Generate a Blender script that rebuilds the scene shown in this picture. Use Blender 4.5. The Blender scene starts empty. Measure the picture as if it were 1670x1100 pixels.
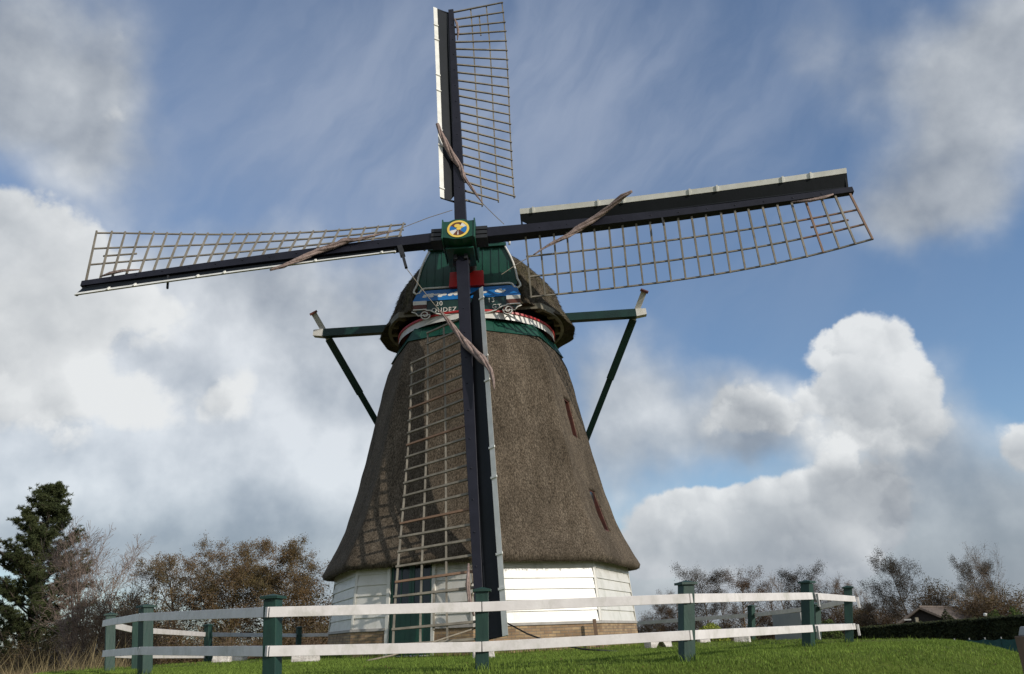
import bpy, bmesh, math, random
import numpy as np
from mathutils import Vector, Matrix, noise
PI = math.pi
R = math.radians
C = bpy.context.scene.collection
random.seed(7)

# ------------------------------------------------------------ camera model
F, PITCH, ROLL, ZC = 1255.3, 0.37127, 0.03716, 0.36
def direction(X, Y):
    u, v = X - 835, 550 - Y
    c, s = math.cos(ROLL), math.sin(ROLL)
    a, b = (c*u + s*v)/F, (-s*u + c*v)/F
    cp, sp = math.cos(PITCH), math.sin(PITCH)
    return Vector((a, cp - sp*b, sp + cp*b))
def at(X, Y, y):
    d = direction(X, Y)
    return Vector((0, 0, ZC)) + d*(y/d.y)

cam_d = bpy.data.cameras.new('camera'); cam = bpy.data.objects.new('camera', cam_d); C.objects.link(cam)
cam_d.sensor_width = 36; cam_d.lens = F/1670*36; cam_d.clip_end = 6000; cam_d.clip_start = .05
cam.location = (0, 0, ZC)
cam.rotation_euler = (Matrix.Rotation(PI/2 + PITCH, 3, 'X') @ Matrix.Rotation(-ROLL, 3, 'Z')).to_euler()
bpy.context.scene.camera = cam

# ------------------------------------------------------------ materials
def new_mat(name):
    m = bpy.data.materials.new(name); m.use_nodes = True
    nt = m.node_tree; b = nt.nodes['Principled BSDF']
    return m, nt, b
def nd(nt, t, **kw):
    n = nt.nodes.new(t)
    for k, v in kw.items(): setattr(n, k, v)
    return n
def ramp(nt, fac, stops):
    r = nd(nt, 'ShaderNodeValToRGB')
    el = r.color_ramp.elements
    while len(el) < len(stops): el.new(.5)
    for e, (p, c) in zip(el, stops):
        e.position = p; e.color = (*c, 1)
    nt.links.new(fac, r.inputs[0]); return r.outputs[0]
def tex(nt, scale, detail=4, stretch=(1, 1, 1), rough=.6, coord='Object'):
    tc = nd(nt, 'ShaderNodeTexCoord'); mp = nd(nt, 'ShaderNodeMapping')
    mp.inputs['Scale'].default_value = stretch
    nt.links.new(tc.outputs[coord], mp.inputs[0])
    n = nd(nt, 'ShaderNodeTexNoise'); n.inputs['Scale'].default_value = scale
    n.inputs['Detail'].default_value = detail; n.inputs['Roughness'].default_value = rough
    nt.links.new(mp.outputs[0], n.inputs['Vector']); return n.outputs[0]
def mix(nt, a, b, f, mode='MIX'):
    m = nd(nt, 'ShaderNodeMix', data_type='RGBA', blend_type=mode)
    for s, v in ((m.inputs[0], f), (m.inputs[6], a), (m.inputs[7], b)):
        if hasattr(v, 'links'): nt.links.new(v, s)
        elif isinstance(v, tuple): s.default_value = (*v, 1)
        else: s.default_value = v
    return m.outputs[2]
def bump(nt, b, h, dist, strength=1.0):
    n = nd(nt, 'ShaderNodeBump'); n.inputs['Distance'].default_value = dist; n.inputs['Strength'].default_value = strength
    nt.links.new(h, n.inputs['Height']); nt.links.new(n.outputs[0], b.inputs['Normal'])
def mat(name, c1, c2=None, scale=6, rough=.6, bmp=0.0, stretch=(1, 1, 1), spec=.5, detail=5, fine=None):
    m, nt, b = new_mat(name)
    c2 = c2 or tuple(v*.75 for v in c1)
    t = tex(nt, scale, detail, stretch)
    col = ramp(nt, t, [(.3, c2), (.7, c1)])
    nt.links.new(col, b.inputs['Base Color'])
    b.inputs['Roughness'].default_value = rough
    b.inputs['Specular IOR Level'].default_value = spec
    if bmp: bump(nt, b, tex(nt, fine or scale*3, 4, stretch), bmp)
    return m
def stained(name, c1, c2, scale, rough, bmp, *a, **k):
    m = mat(name, c1, c2, scale, rough, bmp, **k); nt = m.node_tree; b = nt.nodes['Principled BSDF']
    src = b.inputs['Base Color'].links[0].from_socket
    t = tex(nt, 2.2, 9, (1, 1, .6), .75); r = nd(nt, 'ShaderNodeMapRange'); r.inputs[1].default_value = .52; r.inputs[2].default_value = .78; r.inputs[4].default_value = .75
    nt.links.new(t, r.inputs[0]); nt.links.new(mix(nt, src, (.30, .30, .22), r.outputs[0]), b.inputs['Base Color'])
    return m
def leafmat(name, c1, c2, scale=1.2):
    m, nt, b = new_mat(name)
    t = tex(nt, scale, 3)
    g = nd(nt, 'ShaderNodeNewGeometry')
    col = ramp(nt, t, [(.3, c2), (.7, c1)])
    v = ramp(nt, g.outputs['Random Per Island'], [(0, (.6, .6, .6)), (1, (1.35, 1.35, 1.35))])
    nt.links.new(mix(nt, col, v, 1.0, 'MULTIPLY'), b.inputs['Base Color'])
    b.inputs['Roughness'].default_value = .75; b.inputs['Specular IOR Level'].default_value = .2
    tr = nd(nt, 'ShaderNodeBsdfTranslucent'); ms = nd(nt, 'ShaderNodeMixShader'); ms.inputs[0].default_value = .25
    nt.links.new(mix(nt, col, v, 1.0, 'MULTIPLY'), tr.inputs[0])
    out = nt.nodes['Material Output']
    nt.links.new(b.outputs[0], ms.inputs[1]); nt.links.new(tr.outputs[0], ms.inputs[2]); nt.links.new(ms.outputs[0], out.inputs[0])
    return m

def thatch_mat(name, light, dark, moss=0.0):
    m, nt, b = new_mat(name)
    fine = tex(nt, 34, 6, (1, 1, .42), .8)
    col = ramp(nt, fine, [(.34, tuple(v*.3 for v in dark)), (.47, dark), (.56, light), (.70, tuple(v*1.6 for v in light))])
    big = tex(nt, .8, 7, (1, 1, .6), .65)
    shade = ramp(nt, big, [(.32, (.66, .65, .63)), (.5, (.95, .94, .92)), (.68, (1.2, 1.18, 1.15))])
    col = mix(nt, col, shade, 1.0, 'MULTIPLY')
    streak = tex(nt, 5, 4, (1, 1, .08), .6)
    col = mix(nt, col, ramp(nt, streak, [(.35, (.82, .8, .78)), (.65, (1.08, 1.08, 1.08))]), 1.0, 'MULTIPLY')
    if moss:
        ms = tex(nt, 1.6, 6, (1, 1, .3), .7)
        k = nd(nt, 'ShaderNodeMapRange'); k.inputs[1].default_value = .48; k.inputs[2].default_value = .62; k.inputs[4].default_value = moss
        nt.links.new(ms, k.inputs[0])
        col = mix(nt, col, mix(nt, col, (.9, 1.05, .45), 1.0, 'MULTIPLY'), k.outputs[0])
    nt.links.new(col, b.inputs['Base Color'])
    b.inputs['Roughness'].default_value = .95; b.inputs['Specular IOR Level'].default_value = .1
    bump(nt, b, fine, .05, 1.0)
    return m

M = {}
M['thatch'] = thatch_mat('tower_reed', (.190, .155, .117), (.095, .077, .058))
M['cap_thatch'] = thatch_mat('cap_reed', (.155, .128, .095), (.070, .060, .046), .5)
M['navy'] = mat('dark_navy_paint', (.014, .014, .023), (.007, .007, .013), 2.5, .45, .003, (1, 1, 1), .32, 8)
M['navy_worn'] = mat('sail_board_paint', (.009, .011, .014), (.005, .007, .008), 2.5, .5, .003, (1, 1, .5), .22, 8)
M['green'] = mat('green_paint', (.008, .075, .045), (.005, .05, .032), 3, .4, .002)
M['dgreen'] = mat('dark_green_paint', (.007, .040, .030), (.005, .026, .022), 3, .42, .002)
M['postgreen'] = mat('fence_green_paint', (.013, .050, .035), (.008, .032, .024), 9, .55, .004, (1, 1, .25))
M['white'] = stained('white_paint', (.74, .715, .665), (.64, .61, .54), 2.2, .36, .002, detail=8)
M['rail'] = stained('rail_white_paint', (.74, .70, .68), (.60, .56, .54), 4, .5, .003, (1, 1, 1), detail=8)
M['strip'] = mat('strip_white_paint', (.84, .83, .77), (.66, .65, .58), 3, .45, .002)
M['red'] = mat('red_paint', (.55, .02, .015), (.4, .012, .01), 3, .4)
M['dred'] = mat('rust_red_paint', (.15, .042, .025), (.06, .022, .016), 4, .6)
M['blue'] = mat('blue_paint', (.01, .17, .48), (.008, .12, .36), 3, .4)
M['yellow'] = mat('yellow_paint', (.85, .62, .12), (.75, .5, .08), 3, .45)
M['black'] = mat('black_iron', (.02, .02, .022), (.012, .012, .012), 6, .5)
M['bar'] = mat('weathered_lath', (.27, .24, .19), (.13, .115, .09), 4, .75, .004, (1, 1, 1), detail=8)
M['barnew'] = mat('new_brown_lath', (.25, .15, .095), (.17, .10, .06), 5, .7, .003)
M['canvas'] = mat('rolled_canvas', (.36, .27, .235), (.15, .105, .09), 9, .9, .02, (1, 1, 1), detail=8)
M['rope'] = mat('rope_fibre', (.30, .26, .20), (.18, .15, .11), 20, .9)
M['wire'] = mat('steel_wire', (.10, .10, .10), (.05, .05, .05), 20, .6)
M['cream'] = mat('cream_wood', (.26, .23, .16), (.12, .10, .07), 3, .7, .004)
M['stone'] = mat('whitewashed_stone', (.75, .70, .66), (.45, .40, .37), 7, .85, .02, detail=9)
M['sill'] = mat('grey_render', (.42, .39, .36), (.3, .28, .25), 6, .8, .004)
M['glass'], nt, b = new_mat('dark_glass'); b.inputs['Base Color'].default_value = (.02, .025, .03, 1); b.inputs['Roughness'].default_value = .08
M['bark'] = mat('bark', (.10, .078, .058), (.05, .04, .03), 6, .9, .01)
M['twig'] = mat('reddish_twigs', (.22, .155, .10), (.12, .085, .055), 1.0, .9)
M['paletwig'] = mat('pale_twigs', (.30, .22, .18), (.16, .12, .095), 1.0, .9)
M['birchbark'] = mat('pale_bark', (.42, .38, .34), (.2, .18, .16), 5, .85)
M['needles'] = leafmat('pine_needles', (.10, .115, .045), (.045, .058, .024), .8)
M['rustleaf'] = leafmat('rusty_leaves', (.165, .095, .042), (.090, .080, .032), .5)
M['brownleaf'] = leafmat('brown_leaves', (.15, .088, .050), (.075, .052, .032), .5)
M['darkleaf'] = leafmat('dark_leaves', (.085, .062, .045), (.045, .042, .028), .5)
M['hedge'] = leafmat('hedge_leaves', (.055, .060, .022), (.022, .030, .012), 2)
M['yellowleaf'] = leafmat('yellow_green_leaves', (.28, .30, .05), (.14, .18, .03), 2)
M['bushleaf'] = leafmat('bush_leaves', (.085, .12, .025), (.04, .06, .015), 2)
M['straw'] = leafmat('dry_straw', (.33, .26, .14), (.18, .14, .07), .6)
M['blade'] = leafmat('grass_blades', (.21, .29, .050), (.125, .19, .030), .6)
M['rooftile'] = mat('roof_tiles', (.17, .135, .11), (.10, .08, .07), 2, .85, .02, (1, 1, 1))
M['shed'] = mat('dark_boards', (.028, .022, .02), (.016, .013, .012), 3, .85)
M['net'] = mat('teal_windbreak_net', (.012, .095, .080), (.008, .05, .045), 2.2, .7, .01)
M['postwood'] = mat('weathered_post_wood', (.20, .125, .08), (.09, .055, .035), 6, .85, .01, (1, 1, .2))
M['grey'] = mat('grey_panel', (.34, .34, .33), (.27, .27, .27), 1.5, .7)

m, nt, b = new_mat('yellow_brick'); M['brick'] = m
uv = nd(nt, 'ShaderNodeTexCoord'); bk = nd(nt, 'ShaderNodeTexBrick')
bk.inputs['Scale'].default_value = 1; bk.inputs['Brick Width'].default_value = .21; bk.inputs['Row Height'].default_value = .066
bk.inputs['Mortar Size'].default_value = .007; bk.inputs['Mortar Smooth'].default_value = .3
bk.inputs['Color1'].default_value = (.42, .30, .17, 1); bk.inputs['Color2'].default_value = (.26, .17, .10, 1); bk.inputs['Mortar'].default_value = (.22, .19, .15, 1)
nt.links.new(uv.outputs['UV'], bk.inputs['Vector'])
nt.links.new(mix(nt, bk.outputs[0], ramp(nt, tex(nt, 2.5, 6), [(.3, (.65, .62, .6)), (.7, (1.15, 1.12, 1.1))]), 1.0, 'MULTIPLY'), b.inputs['Base Color'])
b.inputs['Roughness'].default_value = .9; bump(nt, b, bk.outputs[1], -.01, .8)

m, nt, b = new_mat('turf'); M['turf'] = m
t1 = tex(nt, .5, 8, rough=.7); t2 = tex(nt, 14, 6, rough=.7)
c = ramp(nt, t2, [(.3, (.060, .088, .016)), (.7, (.135, .18, .03))])
c = mix(nt, c, ramp(nt, t1, [(.3, (.75, .78, .7)), (.7, (1.2, 1.12, 1.0))]), 1.0, 'MULTIPLY')
geo = nd(nt, 'ShaderNodeNewGeometry'); sx = nd(nt, 'ShaderNodeSeparateXYZ'); nt.links.new(geo.outputs['Position'], sx.inputs[0])
mr = nd(nt, 'ShaderNodeMapRange'); mr.inputs[1].default_value = -.95; mr.inputs[2].default_value = -1.5; nt.links.new(sx.outputs[2], mr.inputs[0])
rough = ramp(nt, t2, [(.3, (.07, .065, .025)), (.7, (.17, .14, .065))])
nt.links.new(mix(nt, c, rough, mr.outputs[0]), b.inputs['Base Color'])
b.inputs['Roughness'].default_value = .95; b.inputs['Specular IOR Level'].default_value = .1; bump(nt, b, t2, .04)

# ------------------------------------------------------------ mesh builder
class MB:
    def __init__(s): s.v = []; s.f = []; s.m = []; s.uv = {}; s.mat = 0
    def face(s, idx, uv=None):
        if uv: s.uv[len(s.f)] = uv
        s.f.append(tuple(idx)); s.m.append(s.mat)
    def poly(s, pts, uv=None):
        n = len(s.v); s.v += [tuple(p) for p in pts]; s.face(range(n, n+len(pts)), uv)
    def hexa(s, p):           # 8 corners: bottom 4 (ccw), top 4
        n = len(s.v); s.v += [tuple(q) for q in p]
        for a in ((3, 2, 1, 0), (4, 5, 6, 7), (0, 1, 5, 4), (1, 2, 6, 5), (2, 3, 7, 6), (3, 0, 4, 7)): s.face([n+i for i in a])
    def obox(s, c, ax, ay, az):  # centre and half-axis vectors
        c, ax, ay, az = map(Vector, (c, ax, ay, az))
        s.hexa([c-ax-ay-az, c+ax-ay-az, c+ax+ay-az, c-ax+ay-az, c-ax-ay+az, c+ax-ay+az, c+ax+ay+az, c-ax+ay+az])
    def box(s, x0, x1, y0, y1, z0, z1):
        s.obox(((x0+x1)/2, (y0+y1)/2, (z0+z1)/2), ((x1-x0)/2, 0, 0), (0, (y1-y0)/2, 0), (0, 0, (z1-z0)/2))
    def beam(s, a, b, side, w, h, w2=None, h2=None):  # rectangular bar a->b; side = width direction
        a, b, side = Vector(a), Vector(b), Vector(side); d = (b-a).normalized()
        side = (side - d*side.dot(d)).normalized(); up = d.cross(side)
        w2 = w if w2 is None else w2; h2 = h if h2 is None else h2
        s.hexa([a-side*w/2-up*h/2, a+side*w/2-up*h/2, a+side*w/2+up*h/2, a-side*w/2+up*h/2,
                b-side*w2/2-up*h2/2, b+side*w2/2-up*h2/2, b+side*w2/2+up*h2/2, b-side*w2/2+up*h2/2])
    def tube(s, pts, rad, n=6, cap=True):
        pts = [Vector(p) for p in pts]
        if not hasattr(rad, '__len__'): rad = [rad]*len(pts)
        t = (pts[1]-pts[0]).normalized()
        u = t.orthogonal().normalized(); base = len(s.v)
        for i, p in enumerate(pts):
            t = (pts[min(i+1, len(pts)-1)]-pts[max(i-1, 0)])
            if t.length < 1e-9: t = Vector((0, 0, 1))
            t.normalize(); u = (u - t*u.dot(t))
            u = u.normalized() if u.length > 1e-6 else t.orthogonal().normalized()
            w = t.cross(u)
            for k in range(n):
                a = 2*PI*k/n; s.v.append(tuple(p+(u*math.cos(a)+w*math.sin(a))*rad[i]))
        for i in range(len(pts)-1):
            for k in range(n):
                a, b2 = base+i*n+k, base+i*n+(k+1) % n
                s.face((a, b2, b2+n, a+n))
        if cap and n > 3:
            s.face([base+k for k in range(n)][::-1]); s.face([base+(len(pts)-1)*n+k for k in range(n)])
    def disc(s, c, u, w, a0, a1, r, n=24, r0=0.0):
        c, u, w = map(Vector, (c, u, w)); ps = [c+(u*math.cos(a0+(a1-a0)*i/n)+w*math.sin(a0+(a1-a0)*i/n))*r for i in range(n+1)]
        if r0: ps += [c+(u*math.cos(a0+(a1-a0)*i/n)+w*math.sin(a0+(a1-a0)*i/n))*r0 for i in range(n, -1, -1)]
        elif a1-a0 < 6.2: ps.append(c)
        else: ps = ps[:-1]
        if r0:
            for i in range(n): s.poly([ps[i], ps[i+1], ps[2*n-i], ps[2*n+1-i]])
        else: s.poly(ps)
    def build(s, name, mats, parent=None, loc=None, smooth=False, bevel=0):
        me = bpy.data.meshes.new(name); off = Vector(loc) if loc is not None else Vector((0, 0, 0))
        V = np.array(s.v, dtype=np.float64)-np.array(off)
        me.from_pydata(V.tolist(), [], s.f)
        mats = mats if isinstance(mats, (list, tuple)) else [mats]
        for q in mats: me.materials.append(M[q])
        if len(mats) > 1: me.polygons.foreach_set('material_index', s.m)
        if s.uv:
            l = me.uv_layers.new(name='uv')
            for fi, uvs in s.uv.items():
                p = me.polygons[fi]
                for k, li in enumerate(p.loop_indices): l.data[li].uv = uvs[k]
        if smooth: me.polygons.foreach_set('use_smooth', [True]*len(me.polygons))
        me.update()
        o = bpy.data.objects.new(name, me); C.objects.link(o)
        if parent is not None:
            o.parent = parent
            if parent.type == 'EMPTY' and loc is None: o.location = -parent.location
            elif loc is not None: o.location = off
        else: o.location = off
        if bevel:
            bm = o.modifiers.new('bevel', 'BEVEL'); bm.width = bevel; bm.segments = 2; bm.limit_method = 'ANGLE'
        return o
def tag(o, label=None, cat=None, group=None, kind=None):
    for k, v in (('label', label), ('category', cat), ('group', group), ('kind', kind)):
        if v: o[k] = v
    return o
def empty(name, loc):
    o = bpy.data.objects.new(name, None); C.objects.link(o); o.location = loc; return o
def copy_tree(o, parent=None):
    c = o.copy(); C.objects.link(c); c.parent = parent
    for ch in list(o.children): copy_tree(ch, c)
    return c

# ------------------------------------------------------------ ground
GC = Vector((-.6, 20.2))
def gz(x, y):
    dx, dy = x-GC.x, y-GC.y
    r = math.hypot(dx, dy)
    a = math.atan2(dx, -dy)
    lim = 9.4 + .7*math.cos(a) * (1 if dy < 0 else 0)
    t = max(0., r-lim)
    left = min(1, max(0, -dx/6))
    z = -1.75*(1-math.exp(-(t/(3.6-1.2*left))**1.6))
    z += .02 - .0006*max(0, r-3)**2*(1 if r < 12 else 0) - (.05 if r >= 12 else 0)
    return z + .035*noise.noise((x*.35, y*.35, 3)) + .012*noise.noise((x*1.3, y*1.3, 8))
mb = MB(); NA = 240
rad = [0]+list(np.linspace(.8, 22, 72))+list(22*np.geomspace(1.08, 110, 34))
mb.v.append((GC.x, GC.y, gz(GC.x, GC.y)))
for r in rad[1:]:
    for k in range(NA):
        a = 2*PI*k/NA; x, y = GC.x+r*math.cos(a), GC.y+r*math.sin(a); mb.v.append((x, y, gz(x, y)))
for k in range(NA): mb.face((0, 1+k, 1+(k+1) % NA))
for i in range(len(rad)-2):
    for k in range(NA):
        a, b_ = 1+i*NA+k, 1+i*NA+(k+1) % NA; mb.face((a, a+NA, b_+NA, b_))
tag(mb.build('ground', 'turf', smooth=True), kind='structure')

# fast blade field -------------------------------------------------
def blades(name, P, h, w, lean, m, seed, label, cat):
    rg = np.random.default_rng(seed); n = len(P)
    a = rg.uniform(0, 2*PI, n); hh = h*rg.uniform(.45, 1.25, n); ww = w*rg.uniform(.6, 1.3, n)
    la = rg.uniform(0, 2*PI, n); ll = lean*hh*rg.uniform(.2, 1, n)
    dx, dy = np.cos(a)*ww, np.sin(a)*ww
    V = np.zeros((n, 5, 3))
    V[:, 0] = P; V[:, 0, 0] -= dx; V[:, 0, 1] -= dy
    V[:, 1] = P; V[:, 1, 0] += dx; V[:, 1, 1] += dy
    V[:, 2] = P; V[:, 2, 0] += dx*.7+np.cos(la)*ll*.3; V[:, 2, 1] += dy*.7+np.sin(la)*ll*.3; V[:, 2, 2] += hh*.55
    V[:, 3] = P; V[:, 3, 0] += -dx*.7+np.cos(la)*ll*.3; V[:, 3, 1] += -dy*.7+np.sin(la)*ll*.3; V[:, 3, 2] += hh*.55
    V[:, 4] = P; V[:, 4, 0] += np.cos(la)*ll; V[:, 4, 1] += np.sin(la)*ll; V[:, 4, 2] += hh
    V[:, 0:2, 2] -= .02
    me = bpy.data.meshes.new(name); me.vertices.add(n*5); me.vertices.foreach_set('co', V.ravel())
    idx = np.arange(n)[:, None]*5
    L = np.concatenate([idx+np.array([[0, 1, 2, 3]]), idx+np.array([[3, 2, 4]])], 1).ravel()
    me.loops.add(len(L)); me.loops.foreach_set('vertex_index', L)
    st = np.stack([np.arange(n)*7, np.arange(n)*7+4], 1).ravel()
    me.polygons.add(2*n); me.polygons.foreach_set('loop_start', st)
    me.update(calc_edges=True); me.validate()
    me.materials.append(M[m]); o = bpy.data.objects.new(name, me); C.objects.link(o)
    return tag(o, label, cat, kind='stuff')
rg = np.random.default_rng(3)
pts = []
while len(pts) < 190000:
    y = rg.uniform(8.2, 33) if rg.random() < .35 else rg.uniform(8.2, 17); x = rg.uniform(-.78, .80)*y
    r = math.hypot(x-GC.x, y-GC.y)
    if r > 13.5 or math.hypot(x+1.13, y-23) < 4.15: continue
    if noise.noise((x*1.7, y*1.7, 5)) < rg.uniform(-.9, .25): continue
    pts.append((x, y, gz(x, y)))
blades('grass', np.array(pts), .038, .0045, 1.1, 'blade', 1, 'short green turf covering the mound round the windmill', 'grass')
pts = []
while len(pts) < 1500:   # longer tufts at the feet of posts and scattered
    y = rg.uniform(8.5, 20); x = rg.uniform(-.75, .78)*y
    if noise.noise((x*.9, y*.9, 15)) > .1: pts.append((x, y, gz(x, y)))
for X, d in ((786, 10.4), (446, 9.8), (239, 13), (181, 15.7), (1118, 10.9), (1315, 14.5), (1382, 17.3), (1331, 22), (1225, 25.5)):
    q = at(X, 1060, d)
    for i in range(110):
        a = rg.uniform(0, 2*PI); r = .10+abs(rg.normal(0, .07)); pts.append((q.x+math.cos(a)*r, d+math.sin(a)*r, gz(q.x, d)))
for i in range(1800):
    a = R(rg.uniform(-100, 100)); r = 4.36*math.cos(R(22.5))/math.cos(R(22.5)-abs(((a+R(22.5)) % R(45))-R(22.5)))+abs(rg.normal(0, .05))+.01
    pts.append((-1.13+math.sin(a)*r, 23-math.cos(a)*r, gz(-1.13+math.sin(a)*r, 23-math.cos(a)*r)))
blades('grass_tufts', np.array(pts), .11, .005, .8, 'blade', 2, 'longer grass tufts scattered over the lawn of the mound', 'grass')
pts = []
while len(pts) < 30000:
    y = rg.uniform(16, 36); x = rg.uniform(-.84, -.47)*y
    if gz(x, y) > -.9 or noise.noise((x*.35, y*.35, 25)) < rg.uniform(-.5, .3): continue
    pts.append((x, y, gz(x, y)))
blades('dry_grass', np.array(pts), 1.45, .010, .55, 'straw', 4, 'tall dry straw coloured grass below the mound on the far left', 'grass')

lv = MB(); r5 = random.Random(5)
for i in range(900):
    y = r5.uniform(8.5, 24); x = r5.uniform(-.7, .75)*y
    if math.hypot(x-GC.x, y-GC.y) > 12 or math.hypot(x+1.13, y-23) < 4.4: continue
    p = Vector((x, y, gz(x, y)+.02)); a = Vector((r5.gauss(0, 1), r5.gauss(0, 1), r5.gauss(0, .3))).normalized(); b_ = a.cross(Vector((r5.gauss(0, .3), r5.gauss(0, .3), 1))).normalized(); z_ = r5.uniform(.012, .028)
    lv.poly([p-a*z_, p-b_*z_*.6, p+a*z_, p+b_*z_*.6])
tag(lv.build('fallen_leaves', 'rustleaf'), 'brown fallen leaves scattered thinly over the lawn', 'leaves', kind='stuff')

# ------------------------------------------------------------ windmill
AX = Vector((-1.13, 23, 0))
mill = empty('windmill', AX)
tag(mill, 'thatched eight sided windmill with white boarded base and four lattice sails', 'windmill')
def prof(z, T=[(1.9, 4.66), (2.17, 4.58), (2.5, 4.40), (2.9, 4.19), (3.4, 3.97), (4.5, 3.65), (5.75, 3.36), (6.7, 3.17), (7.6, 2.98), (8.2, 2.83), (8.64, 2.66)]):
    if z <= T[0][0]: return T[0][1]
    for (z0, r0), (z1, r1) in zip(T, T[1:]):
        if z <= z1: return r0+(r1-r0)*(z-z0)/(z1-z0)
    return T[-1][1]
def octr(phi, rnd):       # corner towards the camera at phi = 0
    d = ((phi+R(22.5)) % R(45))-R(22.5)      # 0 at a corner
    o = math.cos(R(22.5))/math.cos(R(22.5)-abs(d))
    return o*(1-rnd)+rnd*.965
def tp(phi, r, z): return Vector((AX.x+math.sin(phi)*r, AX.y-math.cos(phi)*r, z))
# thatch with window recesses
WIN = [(R(67.5), 5.66, 6.86), (R(67.5), 2.95, 4.12)]
hw1, hw2 = .30/2.95, .30/3.55
ph = sorted(set([R(i*2.25) for i in range(160)]+[R(67.5)-hw1, R(67.5)+hw1, R(67.5)-hw2, R(67.5)+hw2]))
zs = sorted(set([2.17+i*(8.64-2.17)/54 for i in range(55)]+[5.66, 6.86, 2.95, 4.12]))
bm = bmesh.new(); grid = []
for z in zs:
    row = []
    for p in ph:
        r = prof(z)*octr(p, .05 if z < 7 else .10)
        r += .018*noise.noise((math.sin(p)*4, math.cos(p)*4, z*1.1)) + .012*noise.noise((math.sin(p)*14, math.cos(p)*14, z*2.5))
        if z < 2.3: r += .02*noise.noise((math.sin(p)*60, math.cos(p)*60, z))
        row.append(bm.verts.new(tp(p, r, z)))
    grid.append(row)
wf = {0: [], 1: []}
for i in range(len(zs)-1):
    for k in range(len(ph)):
        k2 = (k+1) % len(ph)
        f = bm.faces.new((grid[i][k], grid[i][k2], grid[i+1][k2], grid[i+1][k])); f.smooth = True
        pm = (ph[k]+(ph[k2] if k2 else 2*PI))/2; zm = (zs[i]+zs[i+1])/2
        for w, (pc, z0, z1) in enumerate(WIN):
            if z0 < zm < z1 and abs(pm-pc) < (hw1, hw2)[w]: wf[w].append(f)
# rolled eave: outer lower edge, underside, inner
prev = grid[0]
for dr, dz in ((-.03, -.10), (-.12, -.14), (-.30, -.06), (-.42, .10)):
    row = []
    for k, p in enumerate(ph):
        n_ = .02*noise.noise((math.sin(p)*50, math.cos(p)*50, dz*30))
        row.append(bm.verts.new(tp(p, (prof(2.17)+dr)*octr(p, .1)+n_, 2.17+dz+n_)))
    for k in range(len(ph)):
        k2 = (k+1) % len(ph); f = bm.faces.new((row[k], row[k2], prev[k2], prev[k])); f.smooth = True
    prev = row
for w, (pc, z0, z1) in enumerate(WIN):
    ret = bmesh.ops.extrude_face_region(bm, geom=wf[w])
    vs = [g for g in ret['geom'] if isinstance(g, bmesh.types.BMVert)]
    r_in = (prof(z1)*.924-.16, prof(z1)*.924-.10)[w]
    for v in vs:                                    # push the recess back to a vertical plane
        n3 = Vector((math.sin(pc), -math.cos(pc), 0)); dd = (v.co-Vector((AX.x, AX.y, 0))).dot(n3)
        v.co -= n3*(dd-r_in)*(.8 if w else 1)
    bmesh.ops.delete(bm, geom=[f for f in wf[w] if f.is_valid], context='FACES')
# straw ends hanging along the eave
for i in range(2600):
    p = random.uniform(-PI*.62, PI*.62); q = tp(p, (prof(2.17)-random.uniform(0, .16))*octr(p, .1), 2.06+random.uniform(-.02, .05))
    t_ = Vector((math.cos(p), math.sin(p), 0))*.006
    e = q+Vector((random.uniform(-.02, .02), random.uniform(-.02, .02), -random.uniform(.02, .07)))
    bm.faces.new([bm.verts.new(v) for v in (q-t_, q+t_, e)])
me = bpy.data.meshes.new('thatch'); bm.to_mesh(me); bm.free(); me.materials.append(M['thatch'])
th = bpy.data.objects.new('thatch', me); C.objects.link(th); th.parent = mill; th.location = -mill.location
# windows in the thatch
for w, (pc, z0, z1) in enumerate(WIN):
    n3 = Vector((math.sin(pc), -math.cos(pc), 0)); t3 = Vector((math.cos(pc), math.sin(pc), 0))
    r_in = (prof(z1)*.924-.18, prof(z1)*.924-.10)[w]
    A3 = Vector((AX.x, AX.y, 0))
    def wp(x, z, dd, surf):    # x across, z up, dd outwards from the recess plane or from the thatch surface
        rs = prof(z)*.924 if surf else (r_in if w == 0 else r_in+.8*0+.2*(prof(z)*.924-r_in))
        return A3+t3*x+n3*(rs+dd)+Vector((0, 0, z))
    HW = .285
    fr = MB()
    def lin(x0, x1, za, zb):
        fr.hexa([wp(x0, za, .01, 0), wp(x1, za, .01, 0), wp(x1, za, -.05, 1), wp(x0, za, -.05, 1), wp(x0, zb, .01, 0), wp(x1, zb, .01, 0), wp(x1, zb, -.05, 1), wp(x0, zb, -.05, 1)])
    lin(-HW, -HW+.05, z0, z1); lin(HW-.05, HW, z0, z1); lin(-HW+.05, HW-.05, z0, z0+.05); lin(-HW+.05, HW-.05, z1-.05, z1)
    f_ = fr.build('window', 'dred', mill)
    g = MB(); g.poly([wp(-HW+.05, z0+.05, .03, 0), wp(HW-.05, z0+.05, .03, 0), wp(HW-.05, z1-.05, .03, 0), wp(-HW+.05, z1-.05, .03, 0)]); g.build('pane', 'glass', f_)

def ocorner(k, r, z): return tp(R(45*k), r, z)
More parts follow.
